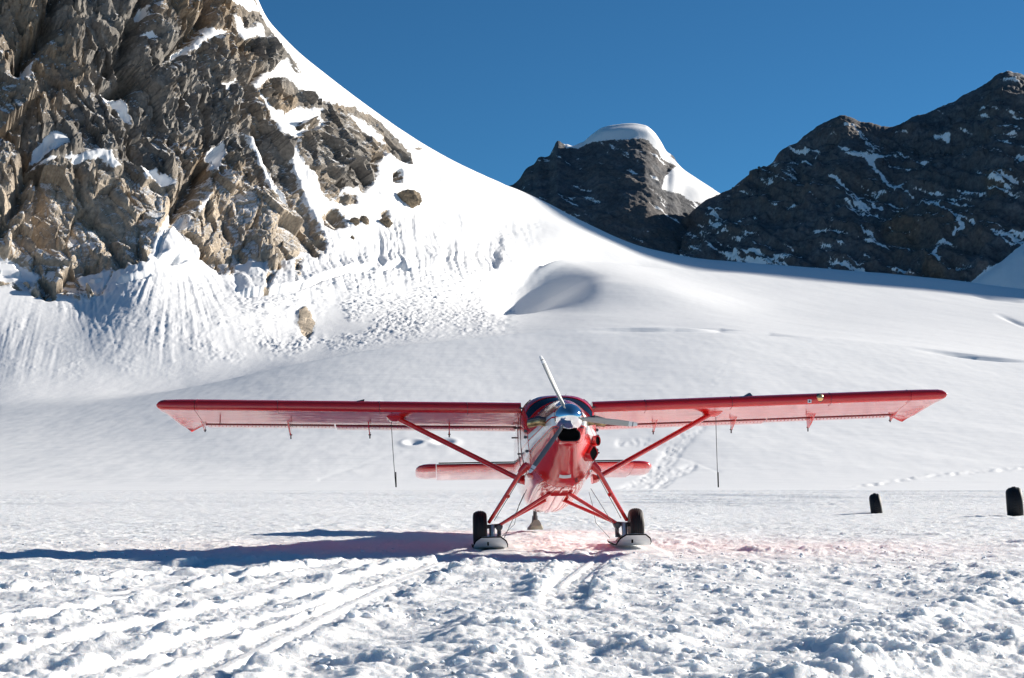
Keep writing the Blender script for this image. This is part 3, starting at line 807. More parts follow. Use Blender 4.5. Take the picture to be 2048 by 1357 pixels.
# the same snow outside the picture: beside, under and behind the camera
bm = bmesh.new()
def quad(*p_): bm.faces.new([bm.verts.new(v) for v in p_])
B = 3000
quad((-B, -B, 0), (B, -B, 0), (B, 9, 0), (-B, 9, 0))
quad((-B, 9, 0), (-T_MAX * 9, 9, 0), (-T_MAX * 130, 130, 0), (-B, 130, 0))
quad((T_MAX * 9, 9, 0), (B, 9, 0), (B, 130, 0), (T_MAX * 130, 130, 0))
tl_, tr_ = (cols[0] - CX) / FPX, (cols[-1] - CX) / FPX
quad((-B, 130, 0), (tl_ * 130, 130, 0), (tl_ * 1500, 1500, 0), (-B, 1500, 0))
quad((tr_ * 130, 130, 0), (B, 130, 0), (B, 1500, 0), (tr_ * 1500, 1500, 0))
bmesh.ops.recalc_face_normals(bm, faces=bm.faces)
me = bpy.data.meshes.new('snow_plain'); bm.to_mesh(me); bm.free()
tag(link('snow_plain', me, M['snow']), kind='structure', label='level snow of the valley floor around the strip')

# loose crumbs and blocks of snow lying on the strip
def snow_crumbs(n=1900):
    bm = bmesh.new(); bmesh.ops.create_icosphere(bm, subdivisions=2, radius=1.0)
    bv = np.array([v.co[:] for v in bm.verts]); bf = np.array([[v.index for v in f.verts] for f in bm.faces]); bm.free()
    r_ = np.random.default_rng(5)
    V, Fc = [], []
    rr = 11.2 * (34.0 / 11.2) ** (r_.random(n * 2) ** 1.25); tt = r_.uniform(-0.37, 0.37, n * 2)
    ok = (fbm2(tt * rr / 2.2, rr / 2.2, 3, 301) + 0.35 * smooth01(-0.1, 0.1, tt)) > 0.02
    rr, tt = rr[ok][:n], tt[ok][:n]
    ri = np.searchsorted(rows_d, rr); ci = np.searchsorted(tcol, tt)
    keepm = (lump_mask[ri, ci] > 0.75) & ~((np.abs(tt * rr - 1.0) < 2.4) & (rr > 30.5))
    for k, (d, t, i, j) in enumerate(zip(rr, tt, ri, ci)):
        if not keepm[k]: continue
        s = 0.011 * (1 - r_.random()) ** -0.55; s = min(s, 0.055)
        sc = s * r_.uniform(0.7, 1.35, 3); sc[2] *= 0.75
        w = bv * (1 + 0.45 * perlin3(bv[:, 0] * 1.3 + k, bv[:, 1] * 1.3, bv[:, 2] * 1.3 - k, 300)[:, None] + 0.34 * perlin3(bv[:, 0] * 2.6 + k, bv[:, 1] * 3, bv[:, 2] * 3, 302)[:, None]) * sc
        a = r_.uniform(0, 6.28); c_, s_ = math.cos(a), math.sin(a)
        w = np.stack([w[:, 0] * c_ - w[:, 1] * s_, w[:, 0] * s_ + w[:, 1] * c_, w[:, 2]], -1)
        V.append(w + np.array([t * d, d, h[i, j] + sc[2] * 0.12])); Fc.append(bf + len(bv) * (len(V) - 1))
    V = np.concatenate(V); Fc = np.concatenate(Fc)
    me = bpy.data.meshes.new('snow_crumbs'); me.from_pydata(V.tolist(), [], Fc.tolist())
    me.polygons.foreach_set('use_smooth', [True] * len(me.polygons))
    tag(link('snow_crumbs', me, M['crumb']), kind='stuff', label='loose crumbs and small blocks of snow scattered over the strip')
snow_crumbs()
# ------------------------------------------------------------------ materials of the aircraft
def paint_red(name, body_attr=False):
    m, nt, b = new_mat(name)
    tc = N(nt, 'ShaderNodeTexCoord'); ob = tc.outputs['Object']
    n1 = noise(nt, ob, 3.0, 4); n2 = noise(nt, ob, 40.0, 3)
    red = ramp(nt, n1, [(0.3, (0.64, 0.013, 0.012)), (0.7, (0.72, 0.019, 0.016))])
    colr = red
    if body_attr:
        at = N(nt, 'ShaderNodeAttribute', _attribute_name='body')
        sp = N(nt, 'ShaderNodeSeparateXYZ'); nt.links.new(at.outputs['Vector'], sp.inputs[0])
        yb, zb = sp.outputs[1], sp.outputs[2]
        # stripes drop from the nose to the door, then run level; they are slightly wavy like cut film
        line = mth(nt, 'MULTIPLY', mth(nt, 'ADD', mth(nt, 'MINIMUM', yb, -1.2), 3.05), -0.115)
        r = mth(nt, 'SUBTRACT', zb, line)
        wid = mth(nt, 'ADD', 1.0, mth(nt, 'MULTIPLY', mth(nt, 'MAXIMUM', mth(nt, 'ADD', yb, 2.0), 0.0), 0.45))
        q = mth(nt, 'DIVIDE', r, wid)
        def between(v, lo, hi):
            return mth(nt, 'MULTIPLY', mth(nt, 'GREATER_THAN', v, lo), mth(nt, 'LESS_THAN', v, hi))
        w1 = between(q, 0.045, 0.135); w2 = between(q, -0.145, 0.010); w3 = between(q, -0.20, -0.172)
        side = mth(nt, 'GREATER_THAN', mth(nt, 'ABSOLUTE', sp.outputs[0]), 0.17)
        wmask = mth(nt, 'MULTIPLY', mth(nt, 'MAXIMUM', w1, w2), side)
        colr = mixc(nt, wmask, colr, (0.78, 0.78, 0.77))
        colr = mixc(nt, mth(nt, 'MULTIPLY', w3, side), colr, (0.10, 0.012, 0.02))
    nt.links.new(colr, b.inputs['Base Color'])
    b.inputs['Roughness'].default_value = 0.22
    b.inputs['Coat Weight'].default_value = 1.0
    b.inputs['Coat IOR'].default_value = 1.6
    b.inputs['Coat Roughness'].default_value = 0.05
    b.inputs['Specular IOR Level'].default_value = 0.3
    bp = N(nt, 'ShaderNodeBump', Strength=0.24, Distance=0.02)
    mp = N(nt, 'ShaderNodeMapping'); mp.inputs['Scale'].default_value = (0.35, 1.3, 1.0)
    nt.links.new(ob, mp.inputs[0])
    nt.links.new(mth(nt, 'ADD', noise(nt, mp.outputs[0], 5.0, 3), mth(nt, 'MULTIPLY', n2, 0.06)), bp.inputs['Height'])
    nt.links.new(bp.outputs[0], b.inputs['Normal']); nt.links.new(bp.outputs[0], b.inputs['Coat Normal'])
    return m

M['red'] = paint_red('red aircraft paint')
M['livery'] = paint_red('red aircraft paint with white stripes', True)
M['dark_red'] = simple('dark red line', (0.16, 0.01, 0.015), 0.35)
M['chrome'] = simple('polished metal', (0.82, 0.83, 0.85), 0.06, 1.0)
M['steel'] = simple('worn steel', (0.42, 0.42, 0.43), 0.38, 0.9)
M['dark_steel'] = simple('dark steel', (0.10, 0.10, 0.105), 0.45, 0.7)
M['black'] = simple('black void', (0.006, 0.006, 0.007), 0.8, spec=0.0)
M['rubber'] = simple('black rubber', (0.014, 0.014, 0.016), 0.62, spec=0.35)
M['blade'] = simple('grey propeller paint', (0.40, 0.40, 0.38), 0.42)
M['blade_dark'] = simple('darker propeller grey', (0.16, 0.16, 0.17), 0.42)
M['white'] = simple('white paint', (0.78, 0.78, 0.77), 0.4)
M['ski'] = simple('white plastic ski base', (0.66, 0.67, 0.68), 0.45)
M['glass'] = simple('dark cabin glass', (0.008, 0.011, 0.018), 0.10, 0.0, 0.0, 0.3)
M['lamp_glass'] = simple('landing light reflector', (0.95, 0.62, 0.28), 0.38, 0.85)
M['canvas'] = simple('dirty tail ski', (0.30, 0.28, 0.22), 0.8)
m, nt, b = new_mat('heat stained exhaust')
ob = N(nt, 'ShaderNodeTexCoord').outputs['Object']
nt.links.new(ramp(nt, noise(nt, ob, 9, 4), [(0.35, (0.20, 0.12, 0.06)), (0.65, (0.55, 0.42, 0.22))]), b.inputs['Base Color'])
b.inputs['Metallic'].default_value = 0.9; b.inputs['Roughness'].default_value = 0.35
M['exhaust'] = m

# ------------------------------------------------------------------ small geometry builders
class MB:
    def __init__(s): s.v = []; s.f = []; s.body = []
    def add(s, v, f):
        o = len(s.v); s.v += [tuple(map(float, q)) for q in v]; s.f += [tuple(o + i for i in q) for q in f]
    def loft(s, rings, closed=True, caps=True):
        n = len(rings[0]); v = [q for r in rings for q in r]; f = []
        for k in range(len(rings) - 1):
            for i in range(n if closed else n - 1):
                j = (i + 1) % n
                f.append((k*n + i, k*n + j, (k+1)*n + j, (k+1)*n + i))
        if caps and closed:
            f.append(tuple(range(n))[::-1]); f.append(tuple((len(rings)-1)*n + i for i in range(n)))
        s.add(v, f)
    def tube(s, a, b, ra, rb=None, n=12, flat=1.0, along=None):
        """rod from a to b; flat < 1 squeezes it across 'along' (a faired strut)"""
        a, b = Vector(a), Vector(b); d = (b - a).normalized(); rb = ra if rb is None else rb
        w = Vector(along) if along is not None else (Vector((0, 1, 0)) if abs(d.y) < 0.9 else Vector((1, 0, 0)))
        u = (w - d * w.dot(d)).normalized(); t = d.cross(u)
        rings = []
        for p, r in ((a, ra), (b, rb)):
            rings.append([p + u * (math.cos(q) * r) + t * (math.sin(q) * r * flat) for q in (2*math.pi*i/n for i in range(n))])
        s.loft(rings)
    def path(s, pts, r, n=8):
        for a, b in zip(pts[:-1], pts[1:]): s.tube(a, b, r, n=n)
    def box(s, c, size, rot=None):
        R = rot or Matrix.Identity(3); c = Vector(c)
        v = [c + R @ Vector((sx*size[0]/2, sy*size[1]/2, sz*size[2]/2)) for sx in (-1,1) for sy in (-1,1) for sz in (-1,1)]
        s.add(v, [(0,1,3,2),(4,6,7,5),(0,4,5,1),(2,3,7,6),(0,2,6,4),(1,5,7,3)])
    def lathe(s, c, axis, prof, n=32):
        """prof: (along axis, radius)"""
        c = Vector(c); ax = Vector(axis).normalized(); w = Vector((0,0,1)) if abs(ax.z) < 0.9 else Vector((1,0,0))
        u = (w - ax * w.dot(ax)).normalized(); t = ax.cross(u)
        s.loft([[c + ax * h + (u * math.cos(q) + t * math.sin(q)) * r for q in (2*math.pi*i/n for i in range(n))] for h, r in prof])
    def build(s, name, mat, parent=None, sharp=35, bevel=0.0):
        me = bpy.data.meshes.new(name); me.from_pydata(s.v, [], s.f)
        bm = bmesh.new(); bm.from_mesh(me)
        bmesh.ops.remove_doubles(bm, verts=bm.verts, dist=1e-5)
        bmesh.ops.recalc_face_normals(bm, faces=bm.faces)
        if bevel: bmesh.ops.bevel(bm, geom=[e for e in bm.edges if len(e.link_faces) == 2 and e.calc_face_angle() > 0.6], offset=bevel, segments=2, affect='EDGES')
        bm.to_mesh(me); bm.free()
        me.polygons.foreach_set('use_smooth', [True] * len(me.polygons))
        me.set_sharp_from_angle(angle=math.radians(sharp))
        if s.body:
            at = me.attributes.new('body', 'FLOAT_VECTOR', 'POINT')
            co = np.zeros(len(me.vertices) * 3, np.float32); me.vertices.foreach_get('co', co)
            at.data.foreach_set('vector', G2B(co.reshape(-1, 3)).reshape(-1).astype(np.float32))
        return link(name, me, mat, parent)

def empty(name, loc, parent=None, rot=(0, 0, 0)):
    o = bpy.data.objects.new(name, None); COL.objects.link(o)
    o.location = loc; o.rotation_euler = rot; o.empty_display_size = 0.3
    if parent: o.parent = parent
    return o

# ------------------------------------------------------------------ the aircraft
# body axes: x to the picture's right, y aft, z up from the thrust line; the tail sits low, so the body is pitched nose up
PITCH = math.radians(-9.0); Z0 = 2.20
cP, sP = math.cos(PITCH), math.sin(PITCH)
def BG(p): return Vector((p[0], p[1]*cP - p[2]*sP, p[1]*sP + p[2]*cP + Z0))
def G2B(a):
    yy, zz = a[:, 1], a[:, 2] - Z0
    return np.stack([a[:, 0], yy*cP + zz*sP, -yy*sP + zz*cP], -1)

PLANE_LOC = (1.02, 33.3, 0.0)
plane = empty('bush_plane', PLANE_LOC, rot=(0, math.radians(-0.9), math.radians(2.8)))
tag(plane, 'red single propeller bush plane with white stripes standing on wheel skis in the snow', 'airplane')

# section table: station, half width, top, bottom, squareness
SECT = np.array([(-3.06, 0.33, 0.32, -0.50, 2.2), (-2.95, 0.37, 0.35, -0.56, 2.2), (-2.6, 0.45, 0.47, -0.70, 2.2), (-2.1, 0.56, 0.58, -0.92, 2.2), (-1.6, 0.68, 0.68, -1.10, 2.4), (-1.42, 0.72, 0.71, -1.14, 2.5),
                 (-1.25, 0.75, 0.73, -1.13, 2.6), (-1.0, 0.78, 0.83, -1.12, 2.8), (-0.75, 0.80, 0.94, -1.12, 3.0), (-0.5, 0.82, 1.02, -1.11, 3.1), (-0.2, 0.83, 1.065, -1.10, 3.2), (0.3, 0.83, 1.07, -1.08, 3.3), (2.5, 0.82, 1.04, -1.06, 3.2),
                 (4.0, 0.72, 0.90, -0.96, 3.0), (6.0, 0.50, 0.68, -0.62, 2.6), (8.0, 0.26, 0.50, -0.20, 2.4), (9.0, 0.10, 0.42, 0.05, 2.2)])
def sect(yb): return [float(v) for v in pchip(SECT[:, 0], SECT[:, 1:], [yb])[0]]
def skin(yb, th, off=0.0):
    hw, tp, bt, n = sect(yb)
    zc = 0.5 * (tp + bt) + 0.12 * (tp - bt); c, s_ = math.cos(th), math.sin(th)
    hz = (tp - zc) if s_ >= 0 else (zc - bt)
    if s_ > 0 and yb < -0.6: n = 1.62 + (n - 1.62) * min(1.0, max(0.0, (yb + 1.25) / 0.6))
    ex = 2.0 / n
    taper = 1.0 if s_ >= 0 else 1.0 - 0.16 * abs(s_)**1.5
    xx = (hw + off) * math.copysign(abs(c)**ex, c) * taper; zz = zc + (hz + off) * math.copysign(abs(s_)**ex, s_)
    return BG((xx, yb, zz))
NT = 72
ths = [2*math.pi*(i + 0.5)/NT for i in range(NT)]
f = MB(); f.body = [1]
st = list(np.arange(-1.42, 0.4, 0.09)) + list(np.arange(0.4, 9.01, 0.2))
f.loft([[skin(y_, t_) for t_ in ths] for y_ in st])
fus = f.build('fuselage', M['livery'], plane, 50)
f = MB(); f.body = [1]
st = list(np.linspace(-3.06, -1.43, 26))
rings = [[skin(y_, t_, 0.008) for t_ in ths] for y_ in st]
lipc = BG((0, -3.07, -0.05))
rings = [[skin(-3.06, t_).lerp(lipc, 0.14) + Vector((0, -0.03, 0)) for t_ in ths]] + rings
f.loft(rings)
cowl = f.build('cowling', M['livery'], plane, 50)
# joint band and rows of fasteners on the cowling
g_ = MB(); g_.loft([[skin(y_, t_, o_) for t_ in ths] for y_, o_ in ((-1.46, 0.006), (-1.455, 0.014), (-1.415, 0.014), (-1.41, 0.0))], caps=False)
g_.build('joint_band', M['red'], cowl)
fst = MB()
for t_ in ths[::3]:
    p_ = skin(-1.50, t_, 0.012); fst.box(p_, (0.014, 0.014, 0.014))
for y_ in np.arange(-2.8, -1.5, 0.22):
    for t_ in (0.55, math.pi - 0.55, -0.25, math.pi + 0.25): fst.box(skin(y_, t_, 0.011), (0.013, 0.013, 0.013))
fst.build('fastener', M['steel'], cowl)['kind'] = 'stuff'

def patch_on_skin(name, mat, corners, off, parent, nu=10, nv=16, thick=0.0):
    """pane that follows the skin between four (station, angle) corners"""
    (y00, t00), (y01, t01), (y11, t11), (y10, t10) = corners
    g = MB(); rows_ = []
    for i in range(nu + 1):
        u = i / nu; r_ = []
        for j in range(nv + 1):
            v = j / nv
            yy = (y00*(1-v) + y01*v)*(1-u) + (y10*(1-v) + y11*v)*u; tt = (t00*(1-v) + t01*v)*(1-u) + (t10*(1-v) + t11*v)*u
            r_.append(skin(yy, tt, off))
        rows_.append(r_)
    g.loft(rows_, closed=False, caps=False)
    return g.build(name, mat, parent)
H = math.pi / 2
ws = empty('windshield', (0, 0, 0), plane)
for sg in (1, -1):
    a0 = lambda d: H - sg * d
    pn = patch_on_skin('pane', M['glass'], [(-1.22, a0(0.07)), (-1.16, a0(1.06)), (-0.86, a0(1.04)), (-0.86, a0(0.05))], 0.010, ws, 10, 24)
    fr = MB()
    for (ya, ta, yb2, tb) in ((-1.22, .055, -1.16, 1.08), (-.85, .04, -.85, 1.06), (-1.16, 1.08, -.85, 1.06)):
        pts = [skin(ya + (yb2-ya)*k/14, a0(ta + (tb-ta)*k/14), 0.012) for k in range(15)]
        fr.path(pts, 0.014, 6)
    fr.build('frame', M['red'], ws)
ps = MB(); ps.path([skin(-1.22 + 0.40*k/10, H, 0.016) for k in range(11)], 0.022, 8); ps.build('centre_post', M['red'], ws)
for sg in (1, -1):
    for (ya, yb2) in ((-0.38, 0.32), (0.55, 1.05), (1.25, 1.7), (1.9, 2.35), (2.55, 3.0)):
        t0_, t1_ = (0.38, 0.86) if ya < 0.4 else (0.40, 0.80)
        m_ = lambda t: t if sg > 0 else math.pi - t
        patch_on_skin('window', M['glass'], [(ya, m_(t0_)), (ya, m_(t1_)), (yb2, m_(t1_)), (yb2, m_(t0_))], 0.006, plane, 4, 6)
    dr = MB()
    loop = [(-0.45, -0.30), (-0.45, 0.95), (0.40, 0.95), (0.40, -0.55), (-0.45, -0.55), (-0.45, -0.30)]
    for (ya, ta), (yb2, tb) in zip(loop[:-1], loop[1:]):
        pts = [skin(ya + (yb2-ya)*k/8, (ta + (tb-ta)*k/8) if sg > 0 else math.pi - (ta + (tb-ta)*k/8), 0.004) for k in range(9)]
        dr.path(pts, 0.009, 5)
    dr.build('door', M['dark_red'], plane)
    for yy, tt in ((0.32, 0.1), (-0.42, 0.55), (-0.42, -0.2), (0.9, 0.22), (1.6, 0.12)):
        p_ = skin(yy, tt if sg > 0 else math.pi - tt, 0.0); hd = MB(); hd.tube(p_, p_ + Vector((sg * 0.09, 0, 0)), 0.018, n=8)
        hd.build('handle', M['dark_steel'], plane)
    for yy, tt in ((-1.25, -0.02), (-1.25, 0.16), (-1.25, -0.22)):
        p_ = skin(yy, tt if sg > 0 else math.pi - tt, 0.0); st_ = MB(); st_.lathe(p_ - Vector((0, 0.03, 0)), (sg * 0.5, -1, 0), [(-0.03, 0.02), (0.05, 0.035), (0.06, 0.03)], 10)
        st_.build('latch', M['dark_steel'], plane)
# air intake under the spinner
def rrect(cx_, zc, w, h_, r, y, n=6):
    o = []
    for (sx, sz, a_) in ((1, 1, 0), (-1, 1, H), (-1, -1, 2*H), (1, -1, 3*H)):
        for k in range(n + 1):
            q = a_ + H * k / n; o.append(BG((cx_ + sx*(w/2 - r) + r*math.cos(q), y, zc + sz*(h_/2 - r) + r*math.sin(q))))
    return o
it = MB()
it.loft([rrect(0, -.36, .50, .29, .12, -2.80), rrect(0, -.355, .49, .29, .12, -3.14), rrect(0, -.355, .46, .26, .11, -3.175), rrect(0, -.355, .41, .215, .095, -3.165), rrect(0, -.355, .40, .20, .09, -3.10)], caps=False)
itk = it.build('air_intake', M['red'], plane)
d_ = MB(); d_.loft([rrect(0, -.355, .412, .215, .095, -3.163), rrect(0, -.355, .38, .18, .08, -3.13), rrect(0, -.355, .36, .16, .07, -2.9)]); 
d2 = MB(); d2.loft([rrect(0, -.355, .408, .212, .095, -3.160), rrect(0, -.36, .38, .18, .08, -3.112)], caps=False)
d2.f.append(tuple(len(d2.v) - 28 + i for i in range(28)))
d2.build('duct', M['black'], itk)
lip = MB(); lp = rrect(0, -.355, .425, .225, .10, -3.176); lip.path(lp + [lp[0]], 0.011, 6); lip.build('rim', M['rubber'], itk)
# spinner and three blades
sp_ = MB()
hub = BG((0, -3.10, 0.0)); fw = (BG((0, -4, 0)) - BG((0, -3, 0))).normalized()
prof = [(-0.02, 0.285), (0.03, 0.292), (0.12, 0.285), (0.20, 0.262), (0.28, 0.222), (0.35, 0.170), (0.405, 0.115), (0.44, 0.060), (0.452, 0.02)]
sp_.lathe(hub, fw, prof, 48)
spn = sp_.build('spinner', M['chrome'], plane, 60)
bp_ = MB(); bp_.lathe(hub, fw, [(-0.05, 0.30), (-0.02, 0.30)], 40); bp_.build('backplate', M['steel'], spn)
ex_ = Vector((1, 0, 0)); uz_ = (BG((0, 0, 1)) - BG((0, 0, 0))).normalized()
for deg, mt in ((113, 'blade'), (-7, 'blade'), (233.5, 'blade_dark')):  # the lower left blade gets a darker grey than the other two
    q = math.radians(deg); rad = ex_ * math.cos(q) + uz_ * math.sin(q); tan_ = ex_ * -math.sin(q) + uz_ * math.cos(q)
    base = hub + fw * 0.12
    def ring(r, ch, th_, tw):
        cd = tan_ * math.cos(tw) + fw * math.sin(tw); td = -tan_ * math.sin(tw) + fw * math.cos(tw)
        return [base + rad * r + cd * (ch/2*math.cos(k)) + td * (th_/2*math.sin(k)) for k in (2*math.pi*i/14 for i in range(14))]
    bl = MB()
    bl.loft([ring(.16, .08, .08, 1.0), ring(.30, .09, .075, 1.0), ring(.42, .13, .055, .98), ring(.65, .15, .04, .88), ring(.9, .145, .03, .78), ring(1.12, .125, .024, .68), ring(1.20, .115, .02, .64)])
    bo = bl.build('propeller_blade', M[mt], plane, 60)
    tp_ = MB(); tp_.loft([ring(1.2, .1165, .0215, .64), ring(1.27, .105, .0185, .61)]); tp_.build('tip_band', M['white'], bo, 60)
    tp_ = MB(); tp_.loft([ring(1.27, .104, .0175, .61), ring(1.29, .100, .017, .61)]); tp_.build('tip_line', M['blade_dark'], bo, 60)
    tp_ = MB(); tp_.loft([ring(1.29, .1005, .0175, .61), ring(1.345, .082, .013, .6), ring(1.375, .045, .01, .6)]); tp_.build('tip', M['white'], bo, 60)
# exhaust stacks
for sg in (1, -1):
    e_ = MB(); a_ = BG((sg*.30, -2.55, .00)); b_ = BG((sg*.56, -2.72, .03)); c_ = BG((sg*.76, -2.60, .0))
    def oval(p, w, h_, d): 
        u = Vector((0, 0, 1)); t = Vector(d).cross(u).normalized()
        return [p + t*(w/2*math.cos(k)) + u*(h_/2*math.sin(k)) for k in (2*math.pi*i/18 for i in range(18))]
    e_.loft([oval(a_, .16, .16, (sg, -.3, 0)), oval(b_, .17, .19, (sg, 0, 0)), oval(c_, .17, .18, (sg, .6, 0)), oval(c_, .145, .155, (sg, .6, 0)), oval(b_, .14, .155, (sg, 0, 0))], caps=False)
    eo = e_.build('exhaust_stack', M['exhaust'], plane, 50)
    s_ = MB(); s_.loft([oval(a_ + Vector((0, 0, .05)), .17, .10, (sg, -.3, 0)), oval(b_ + Vector((0, -.004, .055)), .185, .10, (sg, 0, 0)), oval(c_ + Vector((0, -.004, .055)), .18, .09, (sg, .6, 0))]); s_.build('heat_shield', M['dark_steel'], eo, 50)
# oil cooler scoops on the picture's right side of the cowling, and the pale plate under the chin
def scoop(th, yb, w, h_, ln, round_=False, turn=0.0):
    p = skin(yb, th); n_ = (skin(yb, th, 0.05) - p).normalized(); f_ = -BG((0, 1, 0)) + BG((0, 0, 0)); f_.normalize()
    f_ = (f_ * .62 + Vector((.78, 0, -.05))).normalized(); n_ = (n_ - f_ * n_.dot(f_)).normalized(); s__ = n_.cross(f_)
    c = p + Vector((.10, -.10, 0))
    def rg(k, sc, back=0.0):
        out = []
        for i in range(20):
            q = 2*math.pi*i/20; e = 1.0 if round_ else 0.45
            out.append(c + f_ * k + s__ * (w/2*sc*math.copysign(abs(math.cos(q))**e, math.cos(q))) + n_ * ((h_/2*sc*math.copysign(abs(math.sin(q))**e, math.sin(q))) - back))
        return out
    g = MB(); g.loft([rg(-ln, .75, h_*.55), rg(-ln*.4, 1.0, .02), rg(.0, 1.0), rg(.012, .93), rg(0.0, .86), rg(-.06, .84)], caps=False)
    o = g.build('scoop', M['red'], plane, 50)
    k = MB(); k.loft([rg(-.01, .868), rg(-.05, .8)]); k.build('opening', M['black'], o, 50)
scoop(-0.20, -1.85, .22, .20, .5, True)
scoop(-0.52, -1.95, .32, .25, .5)
patch_on_skin('chin_plate', M['white'], [(-2.00, -H - .20), (-2.00, -H + .20), (-1.88, -H + .20), (-1.88, -H - .20)], 0.018, plane, 3, 8)
vt = MB()
for k_ in range(3):
    for j_ in range(2): vt.lathe(skin(-1.72 + .07*k_, -H + .36 + .05*j_, 0.012), (0, -.3, -1), [(-.01, .012), (.012, .012)], 8)
vt.build('drain_hole', M['dark_steel'], plane)['kind'] = 'stuff'
# belly ribs (pressed stiffeners)
for k_ in range(11):
    rb = MB()
    t_ = -H + (k_ - 5) * 0.115
    rb.path([skin(y_, t_, 0.004) for y_ in np.arange(-1.3, 4.2, 0.25)], 0.017, 5)
    rb.build('belly_rib', M['red'], plane)
# antennas on the roof
an = MB(); p_ = skin(0.2, H - .12); an.tube(p_, p_ + Vector((.03, .06, .13)), .010, .004, 6)
p_ = skin(1.5, H + .3); an.build('antenna', M['dark_steel'], plane); an = MB(); an.tube(p_, p_ + Vector((0, .1, .3)), .008, .003, 6); an.build('antenna', M['dark_steel'], plane)

# ---------------- wings
INC = math.radians(2.6); DIH = math.tan(math.radians(1.35)); LE_Y, LE_Z, CH = -0.35, 0.78, 1.98
def foil(n=15, t=0.155, x0=0.0, x1=1.0, camber=0.025):
    """closed outline of an aerofoil between chord fractions x0..x1: (x, z)"""
    def th_(q): return 5*t*(0.2969*math.sqrt(max(q,0)) - 0.126*q - 0.3516*q*q + 0.2843*q**3 - 0.1030*q**4)
    if x0 == 0.0:
        xs = [0, .001, .004, .010, .020, .034, .052, .075, .11, .16, .24, .34, .46, .58, .68, .735]
        if x1 > .8: xs = xs[:-2] + [.70, .80, .90, 1.0]
    else: xs = [x0 + (x1 - x0) * (0.5 - 0.5*math.cos(math.pi*k/n)) for k in range(n + 1)]
    if t > .14:
        def up1(q): return .082 * math.sqrt(max(0, 1 - (1 - min(q, .16)/.16)**2)) * (1 if q < .3 else max(0, 1 - ((q - .3)/.7)**1.5)) + .012 * (q < 0)
        def dn1(q): return -.062 * math.sqrt(max(0, 1 - (1 - min(q, .035)/.035)**2)) * (1 if q < .7 else max(0, (1 - q)/.3)) + .010 * q
        return [(q, dn1(q)) for q in xs[::-1]] + [(q, up1(q)) for q in xs[1:]]
    def cam_(q): return camber * 4 * q * (1 - q)
    up_ = [(q, cam_(q) + th_(q)) for q in xs]; dn_ = [(q, max(cam_(q) - th_(q) * 0.95, -0.056 + 0.012 * q) if q < .9 else cam_(q) - th_(q)) for q in xs]
    o = dn_[::-1] + up_
    if x0 == 0.0: o = dn_[::-1] + up_[1:]
    return o
def wpt(xs, q, zf, ch=CH, dy=0.0, dz=0.0):
    xs = xs * 0.979
    yy, zz = q*ch, zf*ch
    return BG((xs, LE_Y + dy + yy*math.cos(INC) + zz*math.sin(INC), LE_Z + dz - yy*math.sin(INC) + zz*math.cos(INC))) + Vector((0, 0, abs(xs)*DIH))
FUEL = []
